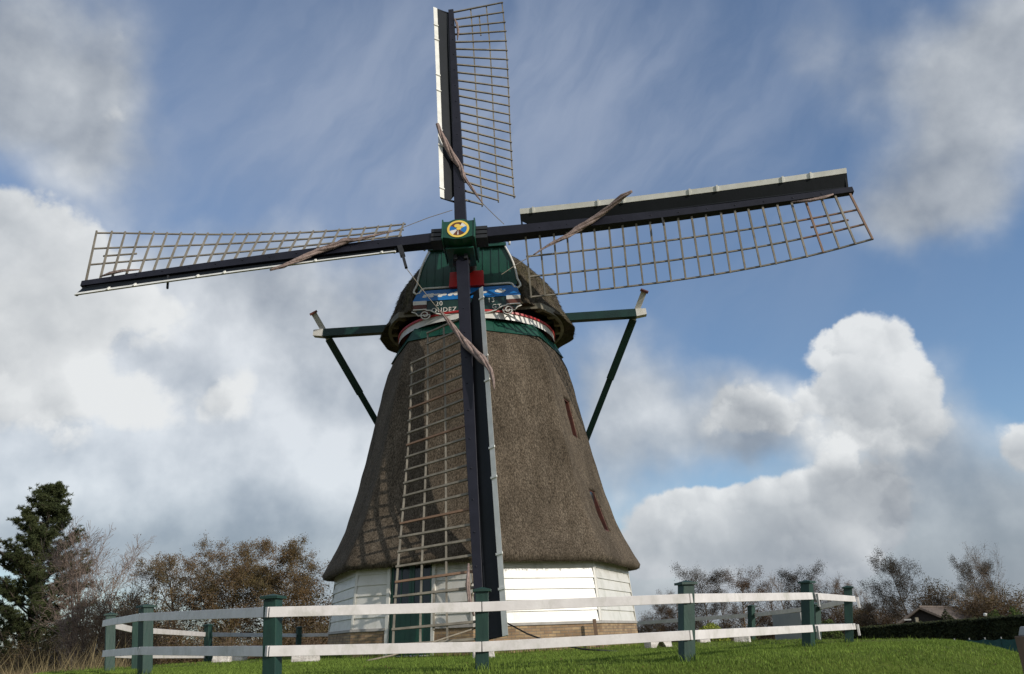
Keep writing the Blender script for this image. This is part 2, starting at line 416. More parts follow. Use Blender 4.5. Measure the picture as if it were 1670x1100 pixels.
# brick plinth with soldier top
DF0, DF1 = .30, .69         # span of the door along its face
pl = MB()
for k in range(8):
    a, b_ = ocorner(k, 4.36, -.25), ocorner(k+1, 4.36, -.25); c, d = ocorner(k+1, 4.31, .60), ocorner(k, 4.31, .60); w = (b_-a).length
    for f0, f1 in (((0, DF0), (DF1, 1)) if k == 7 else ((0, 1),)):
        pl.poly([a.lerp(b_, f0), a.lerp(b_, f1), d.lerp(c, f1), d.lerp(c, f0)], [(w*f0, -.25), (w*f1, -.25), (w*f1, .60), (w*f0, .60)])
plo = pl.build('plinth', 'brick', mill)
sl = MB()
for k in range(8):
    for z0, z1, r0, r1 in ((.60, .66, 4.345, 4.335),):
        a, b_, c, d = ocorner(k, r0, z0), ocorner(k+1, r0, z0), ocorner(k+1, r1, z1), ocorner(k, r1, z1)
        a2, b2, c2, d2 = ocorner(k, 4.1, z0), ocorner(k+1, 4.1, z0), ocorner(k+1, 4.1, z1), ocorner(k, 4.1, z1)
        L = lambda p, q, f: p.lerp(q, f)
        for f0, f1 in (((0, DF0), (DF1, 1)) if k == 7 else ((0, 1),)):
            sl.hexa([L(a, b_, f0), L(a, b_, f1), L(a2, b2, f1), L(a2, b2, f0), L(d, c, f0), L(d, c, f1), L(d2, c2, f1), L(d2, c2, f0)])
sl.build('sill', 'sill', mill)
bd = MB()           # weatherboards, each course lapping over the one below
nb = 7; z0 = .66; hb = (2.42-z0)/nb
for k in range(8):
    for j in range(nb):
        zb, zt = z0+j*hb, z0+(j+1)*hb
        rb = 4.305-.0175*j; rt = rb-.05
        def seg(f0, f1):
            A0, A1 = ocorner(k, rb, zb), ocorner(k+1, rb, zb); B0, B1 = ocorner(k, rt, zt), ocorner(k+1, rt, zt)
            I0, I1 = ocorner(k, 4.0, zb), ocorner(k+1, 4.0, zb); J0, J1 = ocorner(k, 4.0, zt), ocorner(k+1, 4.0, zt)
            L = lambda p, q, f: p.lerp(q, f)
            bd.hexa([L(A0, A1, f0), L(A0, A1, f1), L(I0, I1, f1), L(I0, I1, f0), L(B0, B1, f0), L(B0, B1, f1), L(J0, J1, f1), L(J0, J1, f0)])
        if k % 8 == 7: seg(0, DF0); seg(DF1, 1)
        else: seg(0, 1)
bd.build('weatherboards', 'white', mill)
for k in range(8):   # corner boards
    for sd in (-1, 1):
        fr = MB() if sd < 0 else fr
        n3 = tp(R(45*k+sd*22.5), 1, 0)-Vector((AX.x, AX.y, 0)); t3 = Vector((-n3.y, n3.x, 0))*sd
        a, b_ = ocorner(k, 4.318, .665), ocorner(k, 4.185, 2.3)
        fr.beam(a+t3*.03-n3*.004, b_+t3*.03-n3*.004, t3, .055, .012)
    fr.build('corner_board', 'white', mill)
# door on the face left of the front corner
A0, A1 = ocorner(-1, 4.33, 0), ocorner(0, 4.33, 0); t3 = (A1-A0).normalized(); n3 = Vector((t3.y, -t3.x, 0)); W = (A1-A0).length
def dpt(f, z, o=0): return A0+t3*(W*f)+Vector((0, 0, z))+n3*o - n3*.045*z
df = MB(); up = (Vector((0, 0, 1))-n3*.045).normalized()
xa, xb = W*DF0, W*DF1
def dbox(m_, x0, x1, z0, z1, o0, o1):
    c = A0+t3*((x0+x1)/2)+up*((z0+z1)/2)+n3*((o0+o1)/2); m_.obox(c, t3*(x1-x0)/2, n3*(o1-o0)/2, up*(z1-z0)/2)
dbox(df, xa-.02, xa+.07, .02, 2.3, -.2, .03); dbox(df, xb-.07, xb+.02, .02, 2.3, -.2, .03); dbox(df, xa+.07, xb-.07, 2.14, 2.3, -.2, .03)
dbox(df, xa+.07, xb-.07, -.05, .04, -.2, .05)
frm = df.build('door_frame', 'white', mill, bevel=.004)
xm = (xa+xb)/2
for x0, x1 in ((xa+.07, xm-.003), (xm+.003, xb-.07)):
    dl = MB()
    dbox(dl, x0, x1, .045, 1.02, -.07, -.03)
    for q0, q1 in ((x0, x0+.07), (x1-.07, x1)): dbox(dl, q0, q1, 1.02, 2.13, -.07, -.03)
    for zq in (1.02, 1.36, 1.71, 2.08): dbox(dl, x0+.07, x1-.07, zq, zq+.04, -.066, -.034)
    dbox(dl, (x0+x1)/2-.015, (x0+x1)/2+.015, 1.06, 2.08, -.064, -.036)
    for j in range(1, 4): dbox(dl, x0+(x1-x0)*j/4-.004, x0+(x1-x0)*j/4+.004, .05, 1.01, -.03, -.026)
    do = dl.build('door', 'green', mill)
    g = MB(); dbox(g, x0+.07, x1-.07, 1.06, 2.08, -.055, -.045); g.build('pane', 'glass', do)
# green skirt and white curb ring below the cap
sk = MB()
for k in range(8):
    for (r0, z0), (r1, z1) in (((2.74, 8.55), (2.71, 8.60)), ((2.71, 8.60), (2.50, 9.00)), ((2.50, 9.0), (2.40, 9.02))):
        sk.poly([ocorner(k, r0, z0), ocorner(k+1, r0, z0), ocorner(k+1, r1, z1), ocorner(k, r1, z1)])
    sk.poly([ocorner(k, 2.55, 8.57), ocorner(k+1, 2.55, 8.57), ocorner(k+1, 2.74, 8.55), ocorner(k, 2.74, 8.55)])
    n_ = 6
    for j in range(1, n_):     # board seams as slim battens
        a, b_ = ocorner(k, 2.715, 8.60).lerp(ocorner(k+1, 2.715, 8.60), j/n_), ocorner(k, 2.505, 9.0).lerp(ocorner(k+1, 2.505, 9.0), j/n_)
        sk.beam(a, b_, (b_-a).cross(Vector((0, 0, 1))), .02, .012)
sk.build('skirt', 'green', mill)
rg_ = MB(); NR = 96
for (r0, z0), (r1, z1), mi in (((2.48, 8.98), (2.46, 9.19), 0), ((2.50, 9.19), (2.50, 9.25), 1), ((2.46, 9.19), (2.50, 9.19), 1), ((2.50, 9.25), (2.2, 9.25), 1)):
    rg_.mat = mi
    for k in range(NR): rg_.poly([tp(2*PI*k/NR, r0, z0), tp(2*PI*(k+1)/NR, r0, z0), tp(2*PI*(k+1)/NR, r1, z1), tp(2*PI*k/NR, r1, z1)])
rg_.build('curb_ring', ['white', 'red'], mill)
ub = MB()
for k in range(64): ub.poly([tp(2*PI*k/64, 2.2, 9.25), tp(2*PI*(k+1)/64, 2.2, 9.25), tp(2*PI*(k+1)/64, 2.15, 9.8), tp(2*PI*k/64, 2.15, 9.8)])
ub.build('inner_curb', 'black', mill)

# ------------------------------------------------------------ cap
YAW = R(4)
def cw(x, y, z):      # cap local (y<0 = front) to world
    c, s = math.cos(YAW), math.sin(YAW)
    return Vector((AX.x+c*x+s*y - 0.0, AX.y-s*x+c*y, z))
def lerp_tab(T, y):
    if y <= T[0][0]: return T[0][1:]
    for p, q in zip(T, T[1:]):
        if y <= q[0]:
            f = (y-p[0])/(q[0]-p[0]); f = f*f*(3-2*f)*.5+f*.5
            return tuple(a+(b-a)*f for a, b in zip(p[1:], q[1:]))
    return T[-1][1:]
CT = [(-2.0, 1.80, 11.80, 9.55), (-1.5, 2.32, 11.98, 9.50), (-.9, 2.80, 12.25, 9.48), (0, 3.16, 12.62, 9.48), (1, 3.12, 12.65, 9.48), (2, 2.55, 12.2, 9.5), (2.8, 1.6, 11.5, 9.55), (3.15, .5, 10.7, 9.6)]
def cap_point(y, t, inset=0.0):    # t in -1..1
    w, zt, zb = lerp_tab(CT, y)
    s = abs(t)
    hgt = 1-s                       # 0 at the rim, 1 at the ridge
    hh = hgt**1.15
    fr_ = max(0, min(1, (-.7-y)/1.3)); x = w*max(0, 1-hh**(1.4+.4*fr_))**(.62-.14*fr_)
    x *= 1+.05*math.sin(min(1, hgt*2.2)*PI)*-1     # slight waist above the rim
    z = zb+(zt-zb)*hh
    x -= inset*(1 if s > .25 else s/.25); z -= inset*(1-s)*1.0
    return math.copysign(x, t), z
bm = bmesh.new(); NT = 72
ys = list(np.linspace(-2.0, 3.15, 46))
def cap_rows(inset, flip):
    rows = []
    for y in ys:
        row = []
        for i in range(NT+1):
            t = -1+2*i/NT; t = t if abs(t) > 1e-6 else 1e-6
            x, z = cap_point(y, t, inset)
            n_ = .03*noise.noise((x*1.2, y*1.2, z*1.2))+.02*noise.noise((x*5, y*5, z*5)) if not inset else 0
            row.append(bm.verts.new(cw(x*(1+n_*.4), y+n_, z+n_)))
        rows.append(row)
    for a, b_ in zip(rows, rows[1:]):
        for i in range(NT):
            q = (a[i], a[i+1], b_[i+1], b_[i]); f = bm.faces.new(q[::-1] if flip else q); f.smooth = True
    return rows
ro = cap_rows(0, False); ri = cap_rows(.42, True)
for a, b_ in ((ro[0], ri[0]), (ri[-1], ro[-1])):
    for i in range(NT): bm.faces.new((a[i+1], a[i], b_[i], b_[i+1]))
for i in (0, NT):
    for j in range(len(ys)-1):
        bm.faces.new((ro[j][i], ro[j+1][i], ri[j+1][i], ri[j][i]))
def straw(q, e, wdt):
    t_ = Vector((random.uniform(-1, 1), random.uniform(-1, 1), random.uniform(-.3, .3))).normalized()*wdt
    bm.faces.new([bm.verts.new(v) for v in (q-t_, q+t_, e)])
for i in range(2600):
    y = random.uniform(-2.0, 3.1); sd = random.choice((-1, 1)); x, z = cap_point(y, sd)
    q = cw(x-sd*random.uniform(0, .3), y, z+.02); straw(q, q+Vector((random.uniform(-.04, .04), random.uniform(-.04, .04), -random.uniform(.02, .055))), .007)
for i in range(1200):
    t = random.uniform(-1, 1); x, z = cap_point(-2.0, t, random.uniform(0, .3)); q = cw(x, -1.98, z); straw(q, q+Vector((0, -random.uniform(.03, .09), -.03)), .008)
for i in range(5000):     # loose reed ends over the surface, lying down the slope
    y = random.uniform(-1.9, 3.0); t = random.uniform(.18, 1)*random.choice((-1, 1)); x, z = cap_point(y, t)
    x2, z2 = cap_point(y, max(-1, min(1, t*1.04)))
    q = cw(x, y, z); e = cw(x2, y+random.uniform(-.05, .05), z2)+(cw(math.copysign(1, t), y, 0)-cw(0, y, 0))*.035+Vector((0, 0, .015)); straw(q, q+(e-q).normalized()*random.uniform(.06, .13), .007)
bmesh.ops.recalc_face_normals(bm, faces=bm.faces)
me = bpy.data.meshes.new('cap'); bm.to_mesh(me); bm.free(); me.materials.append(M['cap_thatch'])
cap = bpy.data.objects.new('cap', me); C.objects.link(cap); cap.parent = mill; cap.location = -mill.location
# timber frame under the rim
cf = MB()
for k in range(72):
    a0, a1 = 2*PI*k/72, 2*PI*(k+1)/72
    def el(a, r, z):
        x, y = math.sin(a)*r, -math.cos(a)*r
        return cw(x, max(-1.8, y), z)
    cf.poly([el(a0, 2.55, 9.62), el(a1, 2.55, 9.62), el(a1, 2.80, 9.60), el(a0, 2.80, 9.60)])
    cf.poly([el(a0, 2.80, 9.44), el(a1, 2.80, 9.44), el(a1, 2.80, 9.62), el(a0, 2.80, 9.62)])
    cf.poly([el(a0, 2.70, 9.44), el(a1, 2.70, 9.44), el(a1, 2.80, 9.44), el(a0, 2.80, 9.44)])
for k in range(24):
    a = 2*PI*(k+.5)/24
    if abs(math.atan2(math.sin(a), math.cos(a))) < R(38): continue
    d = cw(math.sin(a), -math.cos(a), 0)-cw(0, 0, 0)
    cf.obox(cw(math.sin(a)*2.64, -math.cos(a)*2.64, 9.52), d*.12, d.cross(Vector((0, 0, 1)))*.07, (0, 0, .09))
cf.build('cap_frame', 'cream', cap)
# front: boarded face, mouldings, red hatch
ff = MB()
FB, FT = (-2.16, 10.12), (-2.04, 11.52)      # (y, z) bottom and top
def fp(x, f, o=0): return cw(x, FB[0]+(FT[0]-FB[0])*f-o, FB[1]+(FT[1]-FB[1])*f)
def fhw(f): return 1.50-.10*f-.30*f**2.2
NF = 10
for i in range(NF):
    f0, f1 = i/NF, (i+1)/NF
    ff.hexa([fp(-fhw(f0), f0, -.06), fp(fhw(f0), f0, -.06), fp(fhw(f0), f0, .0), fp(-fhw(f0), f0, .0), fp(-fhw(f1), f1, -.06), fp(fhw(f1), f1, -.06), fp(fhw(f1), f1, 0), fp(-fhw(f1), f1, 0)])
for j in range(-5, 6):       # cover battens
    if abs(j) < 2: continue
    x = j*.25; ff.beam(fp(x, .02, .012), fp(x, .93 if abs(j) < 5 else .6, .012), cw(1, 0, 0)-cw(0, 0, 0), .035, .024)
ff.beam(fp(-1.2, .985, .05), fp(1.2, .985, .05), (0, 0, 1), .10, .14)
ff.beam(fp(-1.05, 1.06, .10), fp(1.05, 1.06, .10), (0, 0, 1), .08, .16)
ff.build('front_boards', 'green', cap)
for sd in (-1, 1):
    rp = MB()
    P = [fp(sd*(fhw(1)+.02), 1.02, .05)]+[fp(sd*(fhw(f)+.02), f, .05) for f in (.85, .7, .5, .3, .12)]
    P += [fp(sd*1.58, .0, .06), fp(sd*1.60, -.06, .07), fp(sd*1.52, -.12, .08), fp(sd*1.42, -.10, .08), fp(sd*1.36, -.02, .08), fp(sd*1.27, .01, .07), fp(sd*.9, .01, .07), fp(sd*.5, .01, .07)]
    rp.tube(P, .032, 8)
    P = [fp(sd*1.02, 1.10, .14), fp(sd*1.2, 1.08, .14), fp(sd*1.32, 1.02, .10), fp(sd*1.30, .96, .08)]
    rp.tube(P, .035, 8)
    rp.build('moulding', 'white', cap, smooth=True)
hx = MB(); hx.hexa([fp(-.52, -.03, .02), fp(.52, -.03, .02), fp(.52, -.03, .20), fp(-.52, -.03, .20), fp(-.50, .35, .02), fp(.50, .35, .02), fp(.50, .35, .14), fp(-.50, .35, .14)])
hx.build('red_breast_board', 'red', cap, bevel=.01)
# beard: blue band with clouds, green panel, flag blocks, scrolls
BY = -2.36
def bp(x, z, o=0): return cw(x, BY-o, z)
bb = MB()
bb.mat = 0
bb.hexa([bp(-1.60, 9.66, .02), bp(1.60, 9.66, .02), bp(1.60, 9.66, -.05), bp(-1.60, 9.66, -.05), bp(-1.45, 10.06, -.12), bp(1.45, 10.06, -.12), bp(1.45, 10.06, -.17), bp(-1.45, 10.06, -.17)])
bb.build('beard_band', 'blue', cap)
gp = MB()
def low(x):        # lower outline of the green panel
    a = abs(x)
    return 9.18 if a < .55 else 9.18+.10*min(1, (a-.55)/.5) if a < 1.15 else 9.28
xs = np.linspace(-1.48, 1.48, 41)
for x0, x1 in zip(xs, xs[1:]):
    gp.hexa([bp(x0, low(x0), 0), bp(x1, low(x1), 0), bp(x1, low(x1), -.05), bp(x0, low(x0), -.05), bp(x0, 9.655, 0), bp(x1, 9.655, 0), bp(x1, 9.655, -.05), bp(x0, 9.655, -.05)])
gp.build('beard_panel', 'dgreen', cap)
# painted clouds on the band
rr = random.Random(4)
for cx in (-1.16, -.78, -.36, .42, 1.02):
    cl = MB()
    for j in range(9):
        dx, dz = rr.uniform(-.15, .15), rr.uniform(-.045, .05); a = rr.uniform(.05, .075)
        z = 9.86+dz; f = (z-9.66)/.40
        c = bp(cx+dx, z, .02-.14*f+.006+j*.0006); u = (cw(1, 0, 0)-cw(0, 0, 0)); w_ = (bp(0, 10.06, -.12)-bp(0, 9.66, .02)).normalized()
        cl.disc(c, u, w_*.7, 0, 2*PI, a, 14)
    cl.build('painted_cloud', 'white', cap)
for sd in (-1, 1):
    fl = MB()
    x0, x1 = sorted((sd*1.18, sd*1.58))
    for mi, z0, z1 in ((0, 9.535, 9.655), (1, 9.40, 9.535), (0, 9.37, 9.40)):
        fl.mat = mi; fl.hexa([bp(x0, z0, .05), bp(x1, z0, .05), bp(x1, z0, -.03), bp(x0, z0, -.03), bp(x0, z1, .05), bp(x1, z1, .05), bp(x1, z1, -.03), bp(x0, z1, -.03)])
    fl.build('flag_block', ['white', 'dred'], cap)
sc = MB()
for sd in (-1, 1):
    P = [bp(sd*1.62, 9.32, .05), bp(sd*1.50, 9.28, .05), bp(sd*1.42, 9.18, .06)]
    cx, cz = 1.22, 9.20
    for i in range(30):
        a = R(180)+R(560)*i/29; r = .155*(1-i/36)
        P.append(bp(sd*(cx-r*math.cos(a-PI)), cz+r*math.sin(a)*-1*-1, .06))
    sc.tube(P, .018, 6)
    sc.tube([bp(sd*1.20, 9.35, .05), bp(sd*1.05, 9.33, .05), bp(sd*.88, 9.22, .05), bp(sd*.65, 9.16, .05), bp(sd*.3, 9.15, .05), bp(0, 9.15, .05)], .022, 6)
sc.build('scrolls', 'white', cap, smooth=True)
sb = MB()
for sd in (-1, 1):
    sb = MB(); sb.disc(bp(sd*1.22, 9.21, .03), cw(1, 0, 0)-cw(0, 0, 0), (0, 0, 1), 0, 2*PI, .15, 24); sb.build('scroll_ground', 'dred', cap)
def letters(txt, x, z, size):
    cu = bpy.data.curves.new('lettering', 'FONT'); cu.body = txt; cu.size = size; cu.extrude = .006; cu.space_character = 1.15; cu.offset = 0
    tmp = bpy.data.objects.new('tmp', cu); me = bpy.data.meshes.new_from_object(tmp); bpy.data.objects.remove(tmp)
    me.materials.clear(); me.materials.append(M['white'])
    o = bpy.data.objects.new('lettering', me); C.objects.link(o); o.parent = cap
    o.location = bp(x, z, .012); o.rotation_euler = (PI/2, 0, -YAW)
letters('20', -.92, 9.49, .20); letters('13', .62, 9.49, .20)
letters('OUDEZ', -1.04, 9.28, .20); letters('GT', .74, 9.28, .20)

# cross beam and tail braces
def tail_z(x): return 9.98
SY = .35
bmb = MB(); bmb.mat = 0
bmb.beam(cw(-5.15, SY, 9.96), cw(5.15, SY, 9.96), (0, 0, 1), .26, .24)
bmb.mat = 1
for sd in (-1, 1): bmb.beam(cw(sd*5.15, SY, 9.96), cw(sd*5.48, SY, 9.98), (0, 0, 1), .262, .242, .20, .22)
bmb.build('cross_beam', ['dgreen', 'white'], cap)
for sd in (-1, 1):
    br = MB()
    top = cw(sd*5.46, SY-.18, 10.62); bot = cw(sd*.35, 6.6, .75)
    L = (bot-top); at_ = lambda f: top+L*f
    br.mat = 2; br.beam(at_(-.006), at_(.0), (0, 1, 0), .30, .26)
    br.mat = 1; br.beam(at_(.0), at_(.075), (0, 1, 0), .16, .18)
    br.mat = 0; br.beam(at_(.075), at_(.24), (0, 1, 0), .22, .24); br.beam(at_(.24), at_(1), (0, 1, 0), .19, .20)
    br.build('tail_brace', ['dgreen', 'white', 'dred'], cap)
tb = MB(); tb.beam(cw(0, 3.1, 10.2), cw(0, 7.0, .5), (1, 0, 0), .32, .34); tb.build('tail_pole', 'dgreen', cap)
sw = MB(); c = cw(0, 6.9, 1.3); sw.tube([c-Vector((.5, 0, 0)), c+Vector((.5, 0, 0))], .14, 12)
sw.build('winch', 'dgreen', cap)

# ------------------------------------------------------------ sails
a_, t_, th0 = .05651, .22121, .04812
S = Vector((-math.sin(a_)*math.cos(t_), -math.cos(a_)*math.cos(t_), math.sin(t_)))
E1 = Vector((math.cos(a_), -math.sin(a_), 0)); E2 = S.cross(E1)
KS = .962          # true size of the sail cross
EYE = Vector((0, 0, ZC))
HUB = EYE+(Vector((-1.4305, 20.5641, 11.4645))-EYE)*KS
SO = -.4492
TH = [90, 0, 270, 180]; G = [.0004, -.0142, .0054, .0084]; LK = [-.105, -.036, -.059, .143]; BK = [.1066, .1000, -.0427, -.0545]
Z0 = [-.274, -.146, .508, -.264]
WR, WT, WL = .5386, -.1035, 1.8168
R1, R0 = 11.388, 2.12
DEEP = ['upper', 'right', 'lower', 'left']
SLAB = ['sail pointing straight up above the cap', 'sail reaching to the right with its white edge on top', 'sail hanging down in front of the thatched tower', 'sail reaching to the left with its lattice on top']
def frame(k):
    th = R(TH[k])+th0+G[k]
    u = math.cos(th)*E1+math.sin(th)*E2; v = math.sin(th)*E1-math.cos(th)*E2
    return u, v
def SP(k, r, d, w=0.0, off=0.0, o=0.0):
    u, v = frame(k)
    return HUB+(S*((-.5 if k % 2 else .5)*SO+BK[k]*(r/11.5)**2*5+o)+u*(r*(1+LK[k]/11.5))+v*off+(v*math.cos(w)-S*math.sin(w))*d)*KS
def tw(k, r):
    g = max(0, (r-R0-Z0[k])/(R1-R0-Z0[k])); return WR+(WT-WR)*g**2.1
def on_sail(k, X, Y, o):           # photo direction met with the plane lying o in front of this sail
    u, v = frame(k); d = direction(X, Y); q = Vector((0, 0, ZC)); P0 = SP(k, 6, 0, o=o); n = (SP(k, 10, 0)-SP(k, 2, 0)).cross(v).normalized()
    return q+d*((P0-q).dot(n)/d.dot(n))
def canvas(k, pts, n=9):
    P, Rr = [], []; v = frame(k)[1]
    for i, (X, Y, w) in enumerate(pts):
        q = on_sail(k, X, Y, .24); d = (q-SP(k, 0, 0)).dot(v)
        if d < -.15: q = on_sail(k, X, Y, .20+(-d)*.62)
        elif d > .25: q = on_sail(k, X, Y, .16)
        P.append(q); Rr.append(w*.5/50)
    Q, RQ = [], []
    for i in range(len(P)-1):
        for j in range(4):
            f = j/4; Q.append(P[i].lerp(P[i+1], f)); RQ.append(Rr[i]+(Rr[i+1]-Rr[i])*f)
    Q.append(P[-1]); RQ.append(Rr[-1])
    return Q, RQ
def twisted(mb_, Q, RQ, strands=4):     # rolled cloth: three folds twisted round each other
    acc = 0
    offs = [[] for _ in range(strands)]; rad_ = [[] for _ in range(strands)]
    for i, q in enumerate(Q):
        if i: acc += (Q[i]-Q[i-1]).length*(2.2+1.5*noise.noise((i*.4, 0, len(Q))))
        t = (Q[min(i+1, len(Q)-1)]-Q[max(0, i-1)]).normalized(); u = S.cross(t).normalized(); w = t.cross(u)
        for s_ in range(strands):
            a = acc+2*PI*s_/strands; r = RQ[i]*.52
            offs[s_].append(q+(u*math.cos(a)*1.1+w*math.sin(a)*.8)*r); rad_[s_].append(max(.005, RQ[i]*(.50+.28*noise.noise((acc*1.7, s_*7, 0)))))
    for s_ in range(strands): mb_.tube(offs[s_], rad_[s_], 7)
CANV = [
 [(713, 202, 5), (719, 218, 8), (730, 240, 10), (741, 259, 10), (751, 272, 8), (757, 290, 6), (769, 306, 5), (778, 320, 3), (787, 332, 2)],
 [(1031, 312, 4), (1015, 321, 8), (990, 342, 8), (965, 360, 9), (942, 374, 10), (928, 384, 7), (905, 395, 5), (885, 406, 3), (870, 416, 2)],
 [(716, 506, 2.5), (727, 518, 5), (737, 531, 7), (749, 547, 8), (762, 563, 11), (778, 578, 11), (790, 590, 9), (800, 604, 6), (805, 622, 3), (806, 636, 2)],
 [(440, 441, 3), (462, 434, 6), (490, 422, 8), (518, 410, 9), (545, 401, 9), (563, 393, 9), (582, 391, 6), (604, 386, 4), (625, 381, 3), (640, 378, 2)]]
ROPE = [[(787, 332), (805, 350), (822, 366)], [(870, 416), (845, 430), (818, 448)], [(716, 506), (700, 487), (662, 437)], [(640, 378), (700, 355), (738, 343)]]
QR = [3.19, None, 3.19, None]
for k in range(4):
    u, v = frame(k)
    # stock: tapered, slightly bowed; root part shared with its opposite through the hub
    st = MB(); rs = [.30, 2, 4, 6, 8, 10, 11.5] if k != 1 and k != 3 else [.30, 2, 4, 6, 8, 10, 11.5]
    def sw_(r): return (.36-.015*r, .34-.016*r)
    for i, (r0, r1) in enumerate(zip(rs, rs[1:])):
        st_a, st_b = SP(k, r0, 0), SP(k, r1, 0); (w0, h0), (w1, h1) = sw_(r0), sw_(r1)
        C0 = [st_a+v*x*w0/2+S*y*h0/2 for x, y in ((-1, -1), (1, -1), (1, 1), (-1, 1))]; C1 = [st_b+v*x*w1/2+S*y*h1/2 for x, y in ((-1, -1), (1, -1), (1, 1), (-1, 1))]
        n0 = len(st.v); st.v += [tuple(p) for p in C0+C1]
        for q in range(4): st.face((n0+q, n0+(q+1) % 4, n0+4+(q+1) % 4, n0+4+q))
        if i == 0: st.face((n0+3, n0+2, n0+1, n0))
        if i == len(rs)-2: st.face((n0+4, n0+5, n0+6, n0+7))
    for r in np.arange(2.4, 11.3, .82):    # bolt heads and iron straps
        st.obox(SP(k, r, .02, 0, 0, sw_(r)[1]/2+.012), u*.018, v*.018, S*.012)
    sail = empty('sail', HUB); sail.parent = mill; sail.location = HUB-mill.location; sail['label'] = SLAB[k]
    def sub(mbx, name, mats, **kw):
        o = mbx.build(name, mats, None, **kw); o.parent = sail; o.location = -HUB; return o
    sub(st, 'stock', 'navy', bevel=.008)
    # leading boards: dark panel swept forward with a white outer strip
    B0 = 1.855; NB = 18; WB = .5863
    def bw(r): g = (r-B0)/(11.4-B0); return .66+(.513-.66)*g
    db = MB(); ws = MB()
    for i in range(NB):
        r0, r1 = B0+(11.42-B0)*i/NB, B0+(11.42-B0)*(i+1)/NB
        if i == 0: r0 = B0+.0
        def bpnt(r, f, o): return SP(k, r, -WB*f, bw(r), -.12, o)
        for mbx, f0, f1, o0, o1 in ((db, (.45 if i == 0 else -.1), .74, -.02, .015), (ws, .74, 1.0, -.03, .028)):
            mbx.hexa([bpnt(r0, f0, o0), bpnt(r0, f1, o0), bpnt(r1, f1, o0), bpnt(r1, f0 if (i or f0 > .6) else -.1, o0), bpnt(r0, f0, o1), bpnt(r0, f1, o1), bpnt(r1, f1, o1), bpnt(r1, f0 if (i or f0 > .6) else -.1, o1)])
    for r in (2.25, 4.2, 4.95, 6.9, 7.7, 9.6, 10.4): 
        ws.beam(SP(k, r, -WB*.70, bw(r), -.12, .05), SP(k, r, -WB*1.02, bw(r), -.12, .05), u, .05, .03)
    for r in (B0+.03, 11.38):
        db.beam(SP(k, r, .1, 0, -.12, -.03), SP(k, r, -WB*.97, bw(r), -.12, -.035), u, .05, .045)
    db.beam(SP(k, B0+.2, -WB*.04, bw(2), -.12, .03), SP(k, 11.3, -WB*.04, bw(11), -.12, .03), v, .03, .02)
    sub(db, 'leading_board', 'navy_worn'); sub(ws, 'leading_strip', 'strip')
    # lattice
    la = MB(); NBAR = 24; zr = R0+Z0[k]
    brg = random.Random(20+k)
    new_idx = {1: (23, 20), 0: (), 2: (4, 11, 13, 16), 3: ()}[k]
    full = [1.0]*NBAR
    if k in (0, 2):
        zr = 2.0 if k == 0 else 2.6
        full[0] = .33 if k == 0 else .66; full[1] = .66; 
    rows_ = [zr+(R1-zr)*i/(NBAR-1) for i in range(NBAR)]
    if k == 2: new_idx = (19, 15, 9, 6)
    for i, r in enumerate(rows_):
        w = tw(k, r); la.mat = 1 if i in new_idx else 0
        rr_ = r+brg.uniform(-.02, .02); ex = .03+brg.uniform(0, .03)
        la.beam(SP(k, rr_, 0, w, .08, .01), SP(k, r+brg.uniform(-.015, .015), WL*full[i]+ex, w, .15, .01), u, .055, .05, .045, .04)
    la.mat = 0
    for fr_, i0 in ((1/3, 0), (2/3, 1 if k == 0 else 0), (1.0, 2 if k in (0, 2) else 0)):
        for i in range(i0, NBAR-1):
            e0 = -.05 if i == i0 else 0; e1 = .05 if i == NBAR-2 else 0
            la.mat = 1 if (k == 1 and i >= 19 and fr_ < 1) else 0
            p0 = SP(k, rows_[i]+e0, WL*fr_, tw(k, rows_[i]), .15, -.03); p1 = SP(k, rows_[i+1]+e1, WL*fr_, tw(k, rows_[i+1]), .15, -.03)
            la.beam(p0, p1, v, .045, .035)
    la.mat = 1 if k == 1 else 0
    p0, p1 = SP(k, rows_[20]-.1, WL*.5, tw(k, rows_[20]), .15, -.03), SP(k, rows_[22]+.1, WL*.5, tw(k, rows_[22]), .15, -.03)
    la.beam(p0, p1, v, .045, .035)
    sub(la, 'lattice', ['bar', 'barnew'])
    cv = MB(); Q, RQ = canvas(k, CANV[k]); twisted(cv, Q, RQ)
    tipq = [SP(k, r, d, 0, 0, .12) for r, d in ((10.9, .12), (10.6, .20), (10.2, .24), (9.7, .19))]
    sub(cv, 'rolled_canvas', 'canvas', smooth=True)
    cv = MB(); twisted(cv, tipq, [.02, .05, .05, .02]); sub(cv, 'canvas_end', 'canvas', smooth=True)
    rb = MB(); rp_ = [on_sail(k, X, Y, .25) for X, Y in ROPE[k]]; rb.tube(rp_, .011, 5); sub(rb, 'rope', 'rope')

# hub, shaft, wedges
def hp(x, z, o): return HUB+E1*x+E2*z+S*o
hubm = MB()
prof_ = [(-.44, .30), (-.28, .29), (-.14, .36), (.14, .36), (.28, .29), (.44, .30), (.44, -.26), (.28, -.29), (.12, -.34), (-.12, -.34), (-.28, -.29), (-.44, -.26)]
n0 = len(hubm.v)
for o in (.60, -.50): hubm.v += [tuple(hp(x, z, o)) for x, z in prof_]
nn = len(prof_)
for i in range(nn): hubm.face((i+nn, (i+1) % nn+nn, (i+1) % nn, i))
hubm.face(list(range(nn))[::-1]); hubm.face(range(nn, 2*nn))
for sd in (-1, 1): hubm.obox(hp(sd*.455, .02, .05), E1*.02, E2*.36, S*.58)
hubm.obox(hp(0, -.40, -.15), E1*.40, E2*.03, S*.42)
hb_ = hubm.build('shaft_head', 'green', mill, bevel=.012)
em = MB()
c = hp(.0, .0, .612)
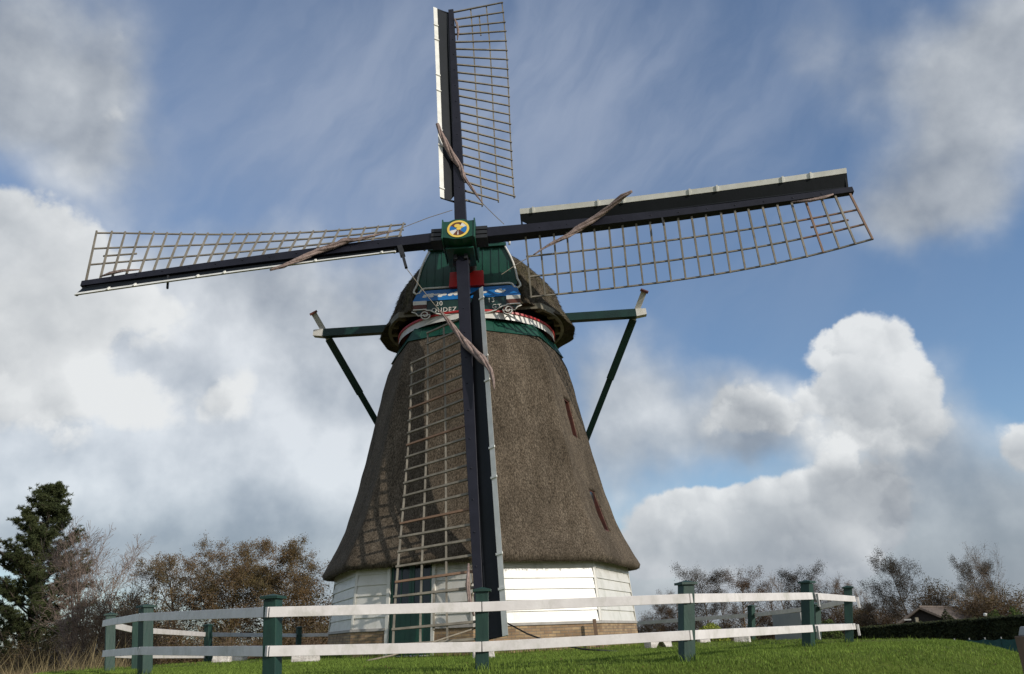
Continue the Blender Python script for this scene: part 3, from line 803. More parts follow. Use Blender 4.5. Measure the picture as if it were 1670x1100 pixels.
def sector(mi, a0, a1, r, o, r0=0.0):
    em.mat = mi; em.disc(c+S*o, E1, E2, R(a0), R(a1), r, max(4, int((a1-a0)/8)), r0)
for a0, a1, mi in ((22, 65, 3), (65, 150, 1), (150, 195, 2), (195, 235, 3), (235, 318, 1), (318, 382, 2)): sector(mi, a0, a1, .25, .002)
sector(0, 0, 360, .315, .006, .25)
sector(3, 264, 274, .22, .006)
em.mat = 0; em.disc(c+E1*-.03+E2*.11+S*.012, E1, E2*.8, 0, 2*PI, .085, 20); em.disc(c+E1*.02+E2*-.0+S*.012, E1, E2*.7, 0, 2*PI, .07, 16)
em.disc(c+E1*.09+E2*.06+S*.012, E1, E2*.6, 0, 2*PI, .06, 16)
e_ = em.build('emblem', ['yellow', 'dred', 'blue', 'white'], hb_)
for sd in (-1, 1):
    wd = MB()
    for q in (-.16, 0, .16): wd.beam(hp(sd*.46, q, .22), hp(sd*(.80+.05*abs(q)), q, .22), E2, .12, .42)
    wd.build('stock_wedges', 'black', mill); wd = MB()
    wd.beam(hp(0, sd*.36, -.24), hp(0, sd*.62, -.24), E1, .48, .10); 
    for q in (-.15, .15): wd.beam(hp(q, sd*.36, -.02), hp(q, sd*.60, -.02), E1, .10, .10)
    wd.build('stock_clamp', 'black', mill)
sh = MB(); sh.tube([hp(0, 0, -.50), hp(0, 0, -2.6)], [.34, .30], 20); sh.build('windshaft', 'black', mill, smooth=False)
bw_ = MB()     # iron brackets and wires round the sail roots
p = SP(3, 1.62, .0, 0, 0, 0)
bw_.beam(on_sail(3, 652, 402, .1), on_sail(3, 657, 418, .14), E1, .14, .10); bw_.beam(on_sail(3, 657, 417, .14), on_sail(3, 662.5, 437, .2), E1, .08, .08); bw_.build('iron_bracket', 'black', mill); bw_ = MB(); bw_.beam(SP(0, .95, -.18, 0, 0, .2), SP(0, .88, -.38, 0, 0, .2), E1, .04, .04)
bw_.beam(SP(0, .92, -.36, 0, 0, .2), SP(0, .66, -.33, 0, 0, .2), E1, .03, .03)
bw_.build('iron_bracket', 'black', mill); bw_ = MB(); bw_.beam(on_sail(3, 274.5, 450, .1), on_sail(3, 273, 471, .1), E1, .05, .05); bw_.build('iron_bracket', 'black', mill); bw_ = MB(); bw_.beam(SP(1, 6.0, .12, 0, 0, .1), SP(1, 6.0, .42, 0, 0, .1), E1, .045, .045)
bw_.build('iron_bracket', 'black', mill)

# ------------------------------------------------------------ rope coils, cables near the foot
rc = MB()
ctr = at(770, 932, 18.55)
for j, (X, Y, rw, rh) in enumerate(((768, 938, .06, .20), (771, 941, .08, .25), (774, 937, .06, .22), (770, 978, .04, .13), (773, 977, .05, .15))):
    q = at(X, Y, 18.50-.03*j)
    rc.tube([q+Vector((rw*math.cos(2*PI*i/20), .01*j, rh*math.sin(2*PI*i/20))) for i in range(21)], .016, 6)
tag(rc.build('rope_coil', 'rope', loc=ctr), 'pale rope coils hanging beside the door behind the lower sail', 'rope')
c1 = MB(); P = [at(826, 1016, 17.9), at(860, 1034, 17.6), at(900, 1049, 17.3), at(950, 1059, 16.9), at(1008, 1066, 16.5)]
P[-1].z = gz(P[-1].x, P[-1].y)+.01; c1.tube(P, .018, 6); tag(c1.build('tie_cable', 'black', loc=P[-1], smooth=True), 'dark cable running from the lower sail tip to the lawn on the right', 'cable')
c2 = MB(); P = [at(775, 1025, 17.9), at(735, 1038, 17.4), at(690, 1053, 16.8), at(640, 1069, 16.0), at(598, 1078, 15.4)]
P[-1].z = gz(P[-1].x, P[-1].y)+.01; c2.tube(P, .018, 6); tag(c2.build('tie_cable', 'rope', loc=P[-1], smooth=True), 'pale rope running from the lower sail tip to the lawn on the left', 'cable')
dp = MB(); a, b_ = at(969, 1010, 19.55), at(975, 1056, 19.5); dp.beam(b_, a, (1, 0, 0), .08, .05)
dp.build('downpipe', 'postwood', mill)

# ------------------------------------------------------------ fence
fence = empty('fence', at(785, 1095, 10.5)); tag(fence, 'two rail white fence on green posts ringing the mound', 'fence')
# X, top, bottom, depth, rail 1, rail 2
FP = {'A': (786, 959, 1104, 10.4, 990.5, 1055), 'B': (446, 970, 1108, 9.8, 999, 1062), 'C': (239, 986, 1094, 13, 1007, 1061.5), 'D': (181, 1000, 1091, 15.7, 1016.5, 1066),
      'G': (1118, 948, 1076, 10.9, 977, 1036.5), 'H': (1315, 947, 1045, 14.5, 973, 1025.7), 'I': (1382, 956, 1042, 17.3, 977.5, 1022.5),
      'J': (1225, 987, 1045, 25.5, 1003.5, 1030), 'Q': (1331, 984, 1044, 22, 991, 1022), 'K': (224, 1008, 1087, 17.5, 1027, 1069), 'E': (340, 1018, 1078, 24, 1035, 1070), 'F': (488, 1022, 1060, 30, 1036.5, 1058),
      'L': (640, 1022, 1062, 31, 1033, 1053), 'N': (960, 1008, 1046, 31, 1022, 1042)}
PW = {}
LEAN = {'B': -.5, 'C': -.2}
for n_, (X, Yt, Yb, d, y1, y2) in FP.items():
    top = at(X, Yt, d); bot = at(X, Yb, d); g = gz(bot.x, bot.y); bx = bot.x
    base = Vector((bx, d, min(bot.z, g)-.15)); ax = (top-base)
    out = Vector((top.x-GC.x, top.y-GC.y, 0)).normalized(); sd = Vector((-out.y, out.x, 0))
    pm = MB(); pm.beam(base, top-Vector((0, 0, .05)), sd, .165, .165)
    po = pm.build('post', 'postgreen', fence, bevel=.006)
    cp = MB(); t0 = top-Vector((0, 0, .05))
    cp.obox(t0+Vector((0, 0, .016)), sd*.115, out*.115, (0, 0, .015))
    q = t0+Vector((0, 0, .031)); n0 = len(cp.v); cp.v += [tuple(q+sd*x*.1+out*y*.1) for x, y in ((-1, -1), (1, -1), (1, 1), (-1, 1))]+[tuple(q+Vector((0, 0, .03)))]
    for i in range(4): cp.face((n0+i, n0+(i+1) % 4, n0+4))
    cp.build('post_cap', 'postgreen', po)
    PW[n_] = (top, out, [at(X, yy, d) for yy in (y1, y2)])
def rail(a, b_, i, ea=0., eb=0., endcap=''):
    (ta, oa, ra), (tb_, ob, rb_) = PW[a], PW[b_]
    p, q = ra[i]+oa*.105, rb_[i]+ob*.105; d = (q-p).normalized()
    m_ = MB(); m_.beam(p-d*ea, q+d*eb, (0, 0, 1), .118, .036)
    n = Vector((d.y, -d.x, 0)).normalized()
    m_.build('rail', 'rail', fence, bevel=.004)
for a, b_ in (('D', 'C'), ('C', 'B'), ('B', 'A'), ('A', 'G'), ('G', 'H')):
    for i in (0, 1): rail(a, b_, i, .18 if a == 'D' else -.006, -.006 if b_ != 'H' else -.0)
for i in (0, 1): rail('H', 'I', i, -.17, .2)
for a, b_ in (('D', 'K'), ('K', 'E'), ('E', 'F'), ('F', 'L'), ('J', 'Q'), ('Q', 'I'), ('N', 'J')):
    for i in (0, 1): rail(a, b_, i, -.006, -.006)
# end blocks of the right-hand panel
for n_, s0 in (('H', .17), ('I', .0)):
    t0, o0, rr_ = PW[n_]
    for q in rr_:
        d = (PW['I'][2][0]-PW['H'][2][0]).normalized(); c = q+o0*.16+d*(s0 if n_ == 'H' else .22); c.z -= .07
        eb = MB(); eb.obox(c, d*.022, o0*.02, (0, 0, .11)); eb.build('rail_end', 'rail', fence)

# ------------------------------------------------------------ whitewashed anchor blocks
def stone(X, Y, d, w, h, dep, rot, label, legs=False, name='anchor_block'):
    p = at(X, Y, d); p.z = gz(p.x, p.y); m_ = bmesh.new()
    bmesh.ops.create_cube(m_, size=1)
    bmesh.ops.subdivide_edges(m_, edges=m_.edges, cuts=4, use_grid_fill=True)
    for v in m_.verts:
        v.co = Vector((v.co.x*w, v.co.y*dep, v.co.z*h))
        v.co += Vector((noise.noise(v.co*9+Vector((X, 0, 0))), noise.noise(v.co*9+Vector((0, X, 0))), noise.noise(v.co*9+Vector((0, 0, X)))))*.022
        if legs and abs(v.co.x) < w*.22 and v.co.z < h*.1: v.co.z = h*.1
        v.co.z += h/2-.03
    me = bpy.data.meshes.new(name); m_.to_mesh(me); m_.free(); me.materials.append(M['stone'])
    o = bpy.data.objects.new(name, me); C.objects.link(o); o.location = p; o.rotation_euler = (0, 0, rot)
    mo = o.modifiers.new('bevel', 'BEVEL'); mo.width = .012
    return tag(o, label, 'stone block', 'whitewashed anchor blocks on the mound')
stone(362, 1076, 21.5, .42, .22, .3, .1, 'square white block on the lawn beside the dark far-left fence post')
stone(388, 1077, 22.5, .40, .15, .3, -.2, 'low greyish white block just right of the square white block')
stone(498, 1080, 16.5, .52, .20, .3, .15, 'long rounded white block on the lawn under the left of the mill base')
stone(789, 1078, 15.2, .38, .20, .24, 0, 'white block half hidden behind the middle front fence post')
stone(1074, 1062, 18.5, .52, .24, .3, .35, 'grey white block on two feet left of the large right post', True)
stone(1148, 1049, 25, .34, .12, .25, .2, 'smallest white block, in the grass just right of the large right post')
stone(1211, 1048, 22.5, .42, .20, .26, -.35, 'tilted white block at the foot of the far right fence post')

# ------------------------------------------------------------ trees
def wood_branch(mb_, p, d, length, r, lvl, P, tips, rng):
    seg = P['seg'][lvl]; pts = [Vector(p)]; rad_ = [r]; dd = Vector(d).normalized()
    for i in range(seg):
        j = P['jit'][lvl]
        dd = (dd+Vector((rng.uniform(-j, j), rng.uniform(-j, j), rng.uniform(-j, j)))+Vector((P.get('wx', 0), 0, P['up'][lvl]))).normalized()
        pts.append(pts[-1]+dd*length/seg); rad_.append(max(P.get('rmin', .006), r*(1-.78*(i+1)/seg)))
    mb_.tube(pts, rad_, 6 if lvl == 0 else 4 if lvl == 1 else 3, cap=False)
    if lvl+1 < len(P['n']):
        n = P['n'][lvl+1]
        for i in range(n):
            f = P['start'][lvl]+(1-P['start'][lvl])*(i+rng.random())/n; x = f*seg; k = min(seg-1, int(x)); q = pts[k].lerp(pts[k+1], x-k)
            t = (pts[k+1]-pts[k]).normalized(); az = rng.uniform(0, 2*PI); o = t.orthogonal().normalized(); o2 = t.cross(o)
            ang = R(P['ang'][lvl])*rng.uniform(.7, 1.25)
            nd_ = t*math.cos(ang)+(o*math.cos(az)+o2*math.sin(az))*math.sin(ang)
            shape = P['shape'](f) if lvl == 0 else (1-.5*f)
            wood_branch(mb_, q, nd_, P['len'][lvl+1]*shape*rng.uniform(.7, 1.2), rad_[k]*P.get('rk', .5), lvl+1, P, tips, rng)
    if lvl >= len(P['n'])-2: tips += pts[1:]
def leaf_quads(mb_, tips, n, size, spread, rng, flat=1.0):
    for i in range(n):
        p = rng.choice(tips)+Vector((rng.gauss(0, spread), rng.gauss(0, spread), rng.gauss(0, spread*.8)))
        a = Vector((rng.uniform(-1, 1), rng.uniform(-1, 1), rng.uniform(-1, 1)*flat)).normalized(); b_ = a.orthogonal().normalized()
        s = size*rng.uniform(.5, 1.4); mb_.poly([p-a*s, p-b_*s*.6, p+a*s, p+b_*s*.6])
def make_tree(name, P, h, leaf, nleaf, lsize, lspread, woodm, seed, stems=1):
    rng = random.Random(seed); w = MB(); tips = []
    root = empty(name, (0, 0, 0))
    for s_ in range(stems):
        a = rng.uniform(0, 2*PI); o = .0 if stems == 1 else P.get('stemspread', .5)
        wood_branch(w, (math.cos(a)*o*rng.random(), math.sin(a)*o*rng.random(), -.2), (math.cos(a)*(.0 if stems == 1 else .22), math.sin(a)*(0 if stems == 1 else .22), 1), h*rng.uniform(.85, 1), P['r0'], 0, P, tips, rng)
    w.build('trunk', woodm, root)
    if nleaf:
        l = MB(); leaf_quads(l, tips, nleaf, lsize, lspread, rng); l.build('crown', leaf, root)
    return root
dome = lambda f: .55+.6*math.sin(f*PI*.9)
P_alder = dict(seg=[7, 4, 3, 2], jit=[.10, .22, .3, .35], up=[.05, .05, .03, 0], n=[1, 17, 7, 5], start=[.22, .2, .2], ang=[58, 48, 48], len=[0, .42, .2, .10], shape=dome, r0=.14)
def sc_(P, h): Q = dict(P); Q['len'] = [v*h for v in P['len']]; return Q
P_full = dict(seg=[7, 4, 3, 2, 2], jit=[.12, .22, .3, .35, .4], up=[.05, .05, .03, 0, 0], n=[1, 18, 8, 6, 4], start=[.16, .2, .2, .2], ang=[60, 50, 50, 50], len=[0, .42, .20, .10, .05], shape=dome, r0=.14, rmin=.007)
P_bare = dict(seg=[6, 5, 4, 3], jit=[.10, .2, .28, .35], up=[.05, .10, .08, .03], n=[1, 12, 8, 6], start=[.12, .15, .15], ang=[38, 38, 40], len=[0, .48, .24, .13], shape=dome, r0=.07)
P_pop = dict(seg=[6, 4, 3, 2], jit=[.05, .14, .22, .3], up=[.05, .18, .1, .05], n=[1, 18, 7, 5], start=[.15, .2, .2], ang=[38, 38, 40], len=[0, .34, .16, .09], shape=dome, r0=.12)
def place(o, X, Y, d, label, cat='tree', group=None, rz=None, s=1.0, h=None):
    p = at(X, Y, d); o.location = (p.x, d, gz(p.x, d)); o.rotation_euler = (0, 0, rz if rz is not None else 0)
    o.scale = (s, s, s if h is None else h)
    return tag(o, label, cat, group)
def needed(X, Ytop, d, h0):
    p = at(X, Ytop, d); return (p.z-gz(p.x, d))/h0

# pine on the far left
rng = random.Random(11); root = empty('pine_tree', (0, 0, 0)); w = MB(); nl = MB(); HP = 10.2
tr = [Vector((.12*noise.noise((0, 0, z*.6)), .1*noise.noise((5, 0, z*.6)), z)) for z in np.linspace(-.2, HP, 16)]
w.tube(tr, [.20*(1-z/HP*.9)+.015 for z in np.linspace(0, HP, 16)], 8)
nlimb = 96
for i in range(nlimb):
    f = .12+.87*(i+rng.random())/nlimb; z = f*HP; az = i*2.4+rng.uniform(-.5, .5)
    ln = (3.7*(1-f)**.72*(.65+.5*rng.random())+.35)*(1.0 if f > .25 else .8)
    base = Vector((0, 0, z)); d = Vector((math.cos(az), math.sin(az), rng.uniform(.02, .3)+.3*f)); P = [base]
    for s_ in range(5): d = (d+Vector((rng.uniform(-.12, .12), rng.uniform(-.12, .12), .07))).normalized(); P.append(P[-1]+d*ln/5)
    w.tube(P, [.055*(1-f)+.012-.001*s_ for s_ in range(6)], 4, cap=False)
    nsub = int(5+ln*6.5)
    for s_ in range(nsub):
        g = rng.uniform(.30, 1.0); k = min(4, int(g*5)); q = P[k].lerp(P[k+1], g*5-k)
        e = q+Vector((rng.uniform(-.45, .45), rng.uniform(-.45, .45), rng.uniform(-.02, .32)))*(.5+.5*min(1, ln/2)); w.tube([q, e], [.012, .008], 3, cap=False)
        for c_ in range(4):
            cc = q.lerp(e, .25+.75*c_/3)+Vector((rng.gauss(0, .06), rng.gauss(0, .06), rng.gauss(0, .04)))
            for n_ in range(30):
                v = Vector((rng.gauss(0, 1), rng.gauss(0, 1), rng.gauss(.45, .8))).normalized()*rng.uniform(.08, .19); t = v.orthogonal().normalized()*.012
                t.rotate(Matrix.Rotation(rng.uniform(0, 6), 3, v)); nl.poly([cc-t, cc+t, cc+v+t*.5, cc+v-t*.5])
w.build('trunk', 'bark', root); nl.build('crown', 'needles', root)
place(root, 40, 1060, 42, 'tall dark green pine at the left edge, clumped needles and spreading limbs', h=needed(45, 797, 42, 10.2))

# left thicket
t = make_tree('bare_tree', sc_(P_bare, 4.2), 5.0, 'brownleaf', 900, .03, .10, 'paletwig', 21, stems=5)
place(t, 150, 1060, 36, 'bare pale reddish many stemmed tree between the pine and the rusty trees', h=needed(150, 900, 36, 5.0)*.95)
t2 = make_tree('bare_tree', sc_(P_bare, 3.4), 3.4, 'brownleaf', 700, .035, .1, 'twig', 22, stems=8)
place(t2, 185, 1062, 34, 'lower bare twiggy bush leaning beside the leftmost fence post', 'bush', h=1.05)
al = make_tree('alder_tree', sc_(P_full, 6.6), 6.0, 'rustleaf', 23000, .031, .10, 'twig', 31)
place(al, 290, 1050, 48, 'rusty leaved tree with a spiky open top, leftmost of the three rusty trees', group='rusty trees behind the left of the fence', h=needed(290, 915, 48, 6.0)*.93)
al2 = make_tree('alder_tree', sc_(P_full, 7.4), 6.6, 'rustleaf', 36000, .032, .11, 'twig', 32)
place(al2, 365, 1050, 47, 'open rusty brown tree in the middle of the three rusty trees', group='rusty trees behind the left of the fence', h=needed(365, 902, 47, 6.6)*.93)
al3 = make_tree('alder_tree', sc_(P_full, 7.8), 6.8, 'rustleaf', 66000, .034, .13, 'twig', 33)
place(al3, 440, 1050, 46, 'broad dense rusty brown tree nearest the mill, tallest of the three rusty trees', group='rusty trees behind the left of the fence', h=needed(440, 893, 46, 6.8)*.93, s=1.12)
# thicket undergrowth
P_bush = dict(seg=[4, 3, 2], jit=[.16, .3, .35], up=[.02, .06, .02], n=[1, 10, 7], start=[.08, .1], ang=[45, 45], len=[0, .5, .25], shape=lambda f: 1-.4*f, r0=.03, stemspread=.5)
bush_a = make_tree('shrub', sc_(P_bush, 2.6), 2.6, 'rustleaf', 6500, .034, .16, 'twig', 41, stems=8)
bush_b = make_tree('shrub', sc_(P_bush, 2.2), 2.2, 'brownleaf', 3200, .034, .15, 'twig', 42, stems=9)
specs = [(15, 38, .95), (60, 37, .9), (105, 39, .9), (150, 42, 1.0), (200, 40, .95), (245, 39, .95), (285, 41, 1.0), (325, 40, .95), (365, 42, .95), (405, 40, .95), (445, 41, .95), (485, 42, .95), (520, 41, 1.0), (548, 44, 1.0), (30, 33, .55), (85, 32, .5), (130, 31, .45), (225, 46, 1.5), (262, 47, 1.45), (500, 47, 1.6), (530, 48, 1.3)]
place_words = ['leftmost shrub, in front of the pine trunk', 'shrub under the right limbs of the pine', 'shrub between the pine and the bare pale tree', 'shrub behind the stems of the bare pale tree', 'shrub behind the leftmost fence post', 'shrub right of the second fence post from the left', 'shrub under the leftmost rusty tree', 'shrub just left of the dark far fence post', 'shrub just right of the dark far fence post', 'shrub under the middle rusty tree', 'shrub behind the large front-left fence post', 'shrub left of the thin far post near the mill', 'shrub right of the thin far post near the mill', 'shrub touching the left side of the mill base', 'knee high shrub at the left edge before the pine', 'knee high shrub before the pine, right of its trunk', 'knee high shrub before the bare pale tree', 'taller shrub between the bare tree and the rusty trees', 'taller shrub at the left foot of the leftmost rusty tree', 'tall shrub at the right side of the broad rusty tree', 'tall shrub between the broad rusty tree and the mill']
for i, (X, d, s) in enumerate(specs):
    src = bush_a if i % 3 else bush_b
    first = i in (0, 1)
    o = src if first else copy_tree(src)
    rr_ = random.Random(i)
    place(o, X, 1055, d, place_words[i]+(', rusty leaved' if i % 3 else ', dark twiggy'), 'shrub', 'shrubs in the thicket left of the mill', rz=rr_.uniform(0, 6), s=s*rr_.uniform(.9, 1.15))
    o.scale.x *= 1.35; o.scale.y *= 1.2

# far trees on the right
pop = make_tree('bare_tree', sc_(P_pop, 7.5), 7.5, 'brownleaf', 1500, .045, .14, 'twig', 51); pop['x'] = 0
rnd_ = make_tree('bare_tree', sc_(P_alder, 7.0), 7.0, 'brownleaf', 15000, .042, .20, 'twig', 52)
drk = make_tree('leafy_tree', sc_(P_alder, 7.5), 7.5, 'darkleaf', 22000, .05, .24, 'bark', 53)
far = [(drk, 1152, 931, 92, 'dark leafed tree right behind the large right fence post'), (rnd_, 1216, 930, 95, 'rounded brown tree with fine twigs between the two right posts'),
       (drk, 1312, 931, 96, 'dark leafed tree showing above the cap of the second large right post'), (pop, 1262, 946, 105, 'first bare tree right of the rounded brown tree'),
       (pop, 1285, 942, 104, 'bare tree just left of the second large right post'), (pop, 1340, 946, 103, 'bare tree between the two posts of the short right panel'),
       (pop, 1365, 944, 100, 'bare tree left of the last fence post on the right'), (rnd_, 1392, 950, 98, 'brown bare tree directly behind the last fence post on the right'),
       (pop, 1412, 958, 96, 'bare tree at the end of the tree row, over the start of the hedge'), (rnd_, 1075, 985, 96, 'low brown tree beside the mill base on its right'),
       (rnd_, 1105, 965, 100, 'brown tree between the mill base and the large right post'), (pop, 1182, 960, 104, 'thin bare tree between the dark tree and the rounded brown tree')]
used = set()
for i, (src, X, Y, d, lab) in enumerate(far):
    o = src if src.name not in used else copy_tree(src); used.add(src.name)
    h0 = {pop.name: 7.5, rnd_.name: 7.0, drk.name: 7.5}[src.name]; hs = needed(X, Y, d, h0)*.92
    place(o, X, 1020, d, lab, 'tree', 'far trees behind the right of the fence', rz=i*1.7, s=hs*.95, h=hs)
far2 = [(drk, 1487, 911, 82, 'tall open dark tree standing alone behind the low house', 1.0), (drk, 1545, 972, 84, 'small dark tree peeping over the house roof', 1.0),
        (drk, 1603, 918, 72, 'dense dark tree right of the house roof', .8), (drk, 1440, 985, 88, 'low dark tree left of the house gable', 1.3)]
for i, (src, X, Y, d, lab, ws) in enumerate(far2):
    o = copy_tree(src); hs = needed(X, Y, d, 7.5)*.92
    place(o, X, 1020, d, lab, 'tree', rz=i*2.3+1, s=hs*ws*.85, h=hs)
bi = make_tree('birch_tree', sc_(P_bare, 8.0), 8.0, 'brownleaf', 1500, .06, .2, 'twig', 61, stems=2)
place(bi, 1650, 1020, 66, 'tall bare tree with drooping twigs at the right edge', h=needed(1650, 903, 66, 8.0)*.86, s=.62)
bt = MB(); bt.tube([(0.1, 0, -.2), (.15, 0, 2.5), (.1, 0, 5.5)], [.09, .07, .04], 6); o_ = bt.build('pale_stem', 'birchbark', bi); o_.location = (0, 0, 0)
fb = [(1040, 100, 1.5), (1065, 98, 1.5), (1095, 97, 1.4), (1130, 96, 1.4), (1175, 98, 1.5), (1235, 97, 1.5), (1270, 96, 1.5), (1300, 97, 1.5), (1345, 95, 1.6), (1375, 95, 1.6), (1405, 93, 1.6), (1430, 90, 1.5), (1455, 86, 1.6), (1520, 88, 2.2), (1580, 70, 1.5), (1600, 69, 1.7), (1625, 66, 1.7), (1655, 64, 1.6)]
fw = ['beside the mill base on the right', 'second from the mill base on the right', 'left of the large right post, below the brown tree', 'right of the large right post', 'under the thin bare tree', 'right of the rounded brown tree', 'under the first bare tree', 'left of the second large right post', 'inside the short right panel', 'left of the last post', 'right of the last post', 'over the left end of the hedge', 'left of the low house', 'behind the house roof', 'just right of the house roof', 'under the dense dark tree', 'between the dense dark tree and the edge tree', 'under the tree at the right edge']
for i, (X, d, s) in enumerate(fb):
    o = copy_tree(bush_a if i % 2 else bush_b)
    place(o, X, 1020, d, 'distant brown shrub '+fw[i], 'shrub', 'distant shrubs right of the mill', rz=i*1.3, s=s*.95)
    o.scale.x *= 1.6

# leafy mounds: hedge and bushes
def leafblob(name, c, rx, ry, rz_, n, m_, size, seed, core=True):
    rng = random.Random(seed); mb_ = MB()
    for i in range(n):
        v = Vector((rng.gauss(0, 1), rng.gauss(0, 1), abs(rng.gauss(0, 1)))).normalized()
        k = (1-abs(rng.gauss(0, .10)))*(1+.12*noise.noise(v*2.2+Vector((seed, 0, 0))))
        p = Vector((v.x*rx*k, v.y*ry*k, v.z*rz_*k)); a = Vector((rng.gauss(0, 1), rng.gauss(0, 1), rng.gauss(0, 1))).normalized(); b_ = a.orthogonal(); s = size*rng.uniform(.6, 1.3)
        mb_.poly([p-a*s, p-b_*s*.6, p+a*s, p+b_*s*.6])
    o = mb_.build(name, m_); o.location = c; return o
def gp_(X, d, dz=0): p = at(X, 1030, d); return Vector((p.x, d, gz(p.x, d)+dz))
tag(leafblob('bush', gp_(1160, 60), 1.5, 1.0, needed(1160, 1017, 60, 1), 5000, 'yellowleaf', .07, 1), 'yellow green bush behind the fence right of the large post', 'bush')
tag(leafblob('bush', gp_(1352, 58), 1.2, 1.0, needed(1352, 1013, 58, 1), 2500, 'bushleaf', .07, 5), 'small dark green bush behind the short right panel', 'bush')
tag(leafblob('bush', gp_(1551, 44), .55, .55, needed(1551, 998, 44, 1), 2600, 'hedge', .05, 2), 'round clipped dark bush in front of the house roof', 'bush')
tag(leafblob('bush', gp_(1628, 40), .75, .6, needed(1628, 997, 40, 1), 3200, 'bushleaf', .05, 3), 'green bush behind the hedge, left of the edge bush', 'bush')
tag(leafblob('bush', gp_(1664, 38), .6, .6, needed(1664, 990, 38, 1), 3200, 'bushleaf', .05, 4), 'bright green bush behind the hedge at the right edge', 'bush')
rng = random.Random(9); hm = MB()
hA, hB = at(1700, 1003, 29), at(1388, 1026, 40)
side = Vector((hB.y-hA.y, -(hB.x-hA.x), 0)).normalized()
def hz_(f): a = hA.lerp(hB, f); return a, gz(a.x, a.y)
NSEG = 40
for i in range(NSEG):      # solid dark core
    f0, f1 = i/NSEG, (i+1)/NSEG; (a, g0), (b_, g1) = hz_(f0), hz_(f1)
    hm.hexa([Vector((a.x, a.y, g0-.2))-side*.3, Vector((b_.x, b_.y, g1-.2))-side*.3, Vector((b_.x, b_.y, g1-.2))+side*.3, Vector((a.x, a.y, g0-.2))+side*.3,
             Vector((a.x, a.y, a.z-.08))-side*.3, Vector((b_.x, b_.y, b_.z-.08))-side*.3, Vector((b_.x, b_.y, b_.z-.08))+side*.3, Vector((a.x, a.y, a.z-.08))+side*.3])
for i in range(42000):
    f = rng.random(); a, g = hz_(f); topz = a.z+.05*noise.noise((f*40, 0, 0))
    if rng.random() < .3: q = Vector((a.x, a.y, topz))+side*rng.uniform(-.38, .38)+Vector((0, 0, rng.gauss(-.02, .03)))
    else: q = Vector((a.x, a.y, rng.uniform(g, topz)))+side*(rng.choice((-1, 1, 1)) if True else 1)*(.36+rng.gauss(0, .03)+.05*noise.noise((f*60, rng.random(), 3)))
    v = Vector((rng.gauss(0, 1), rng.gauss(0, 1), rng.gauss(0, 1))).normalized(); b2 = v.orthogonal(); s = rng.uniform(.025, .06); hm.poly([q-v*s, q-b2*s*.6, q+v*s, q+b2*s*.6])
tag(hm.build('hedge', 'hedge'), 'long clipped dark hedge running behind the lawn on the right', 'hedge')
# windbreak net before the hedge
net = empty('net_fence', Vector((hA.x, hA.y, -1.7))-side*.0); tag(net, 'low teal windbreak net on thin stakes at the foot of the hedge', 'fence')
nA, nB = at(1690, 1040, 27.5), at(1490, 1046, 33); NP = 8
for i in range(NP+1):
    f = i/NP; q = nA.lerp(nB, f); g = gz(q.x, q.y)
    m_ = MB(); m_.tube([(q.x, q.y, g-.1), (q.x, q.y, q.z+.05)], .022, 6); m_.build('stake', 'grey', net)
    if i < NP:
        q2 = nA.lerp(nB, (i+1)/NP); m_ = MB(); rows = []
        for a in range(9):
            p = q.lerp(q2, a/8); sag = .05*math.sin(PI*a/8); gg = gz(p.x, p.y); off = side*(-.03+.04*noise.noise((p.x*3, p.y*3, i)))
            rows.append([Vector((p.x, p.y, gg-.05))+off, Vector((p.x, p.y, (gg+p.z)/2))+off*1.6, Vector((p.x, p.y, p.z-sag))+off])
        for a, b_ in zip(rows, rows[1:]):
            m_.poly([a[0], b_[0], b_[1], a[1]]); m_.poly([a[1], b_[1], b_[2], a[2]])
        m_.build('net_panel', 'net', net)
# house
hs = empty('house', at(1520, 1030, 62)); 
gA = at(1498, 990, 62); gA2 = at(1560, 986, 72); le = at(1457, 1019, 62.5); re = at(1547, 1010, 61.5)
g0 = gz(gA.x, 62)
r_ = MB(); dv = (gA2-gA); dv.z = 0
def add_roof(a, b_, c, d_, th_=.14):
    n = (b_-a).cross(d_-a).normalized(); n = n if n.z > 0 else -n
    r_.hexa([a-n*th_, b_-n*th_, c-n*th_, d_-n*th_, a, b_, c, d_])
re = Vector((re.x, re.y, gA.z-.95)); le = Vector((le.x, le.y, gA.z-1.25))
add_roof(gA, gA+dv, re+dv, re); add_roof(gA, le, le+dv, gA+dv)
n_ = dv.normalized()
for j in range(1, 9):       # tile courses as thin ridges
    f = j/9; a = gA.lerp(re, f)+Vector((0, 0, .02)); r_.beam(a, a+dv, (0, 0, 1), .03, .05)
r_.beam(gA+Vector((0, 0, .03))-n_*.1, gA+dv+Vector((0, 0, .03)), (0, 0, 1), .12, .2)
wl = MB(); a, b_ = Vector((le.x+.5, le.y, g0)), Vector((re.x-.4, re.y, g0)); o = n_*.5
wl.hexa([a+o, b_+o, b_+dv, a+dv, Vector((a.x, a.y, le.z-.05))+o, Vector((b_.x, b_.y, re.z-.1))+o, Vector((b_.x, b_.y, re.z-.1))+dv, Vector((a.x, a.y, le.z-.05))+dv])
wl.poly([Vector((a.x, a.y, le.z-.05))+o, Vector((b_.x, b_.y, re.z-.1))+o, gA+o-Vector((0, 0, .16))])
wl.build('wall', 'shed', hs); r_.build('roof', 'rooftile', hs)
m_ = MB(); q = at(1495, 1010, 60.8); m_.beam(Vector((q.x, q.y, g0)), Vector((q.x, q.y, gA.z-.75)), (1, 0, 0), .22, .12); m_.build('pale_board', 'cream', hs)
m_ = MB(); q = at(1480, 1011, 61.3); m_.obox(q, (.26, 0, 0), (0, .02, 0), (0, 0, .05)); m_.build('sign', 'grey', hs)
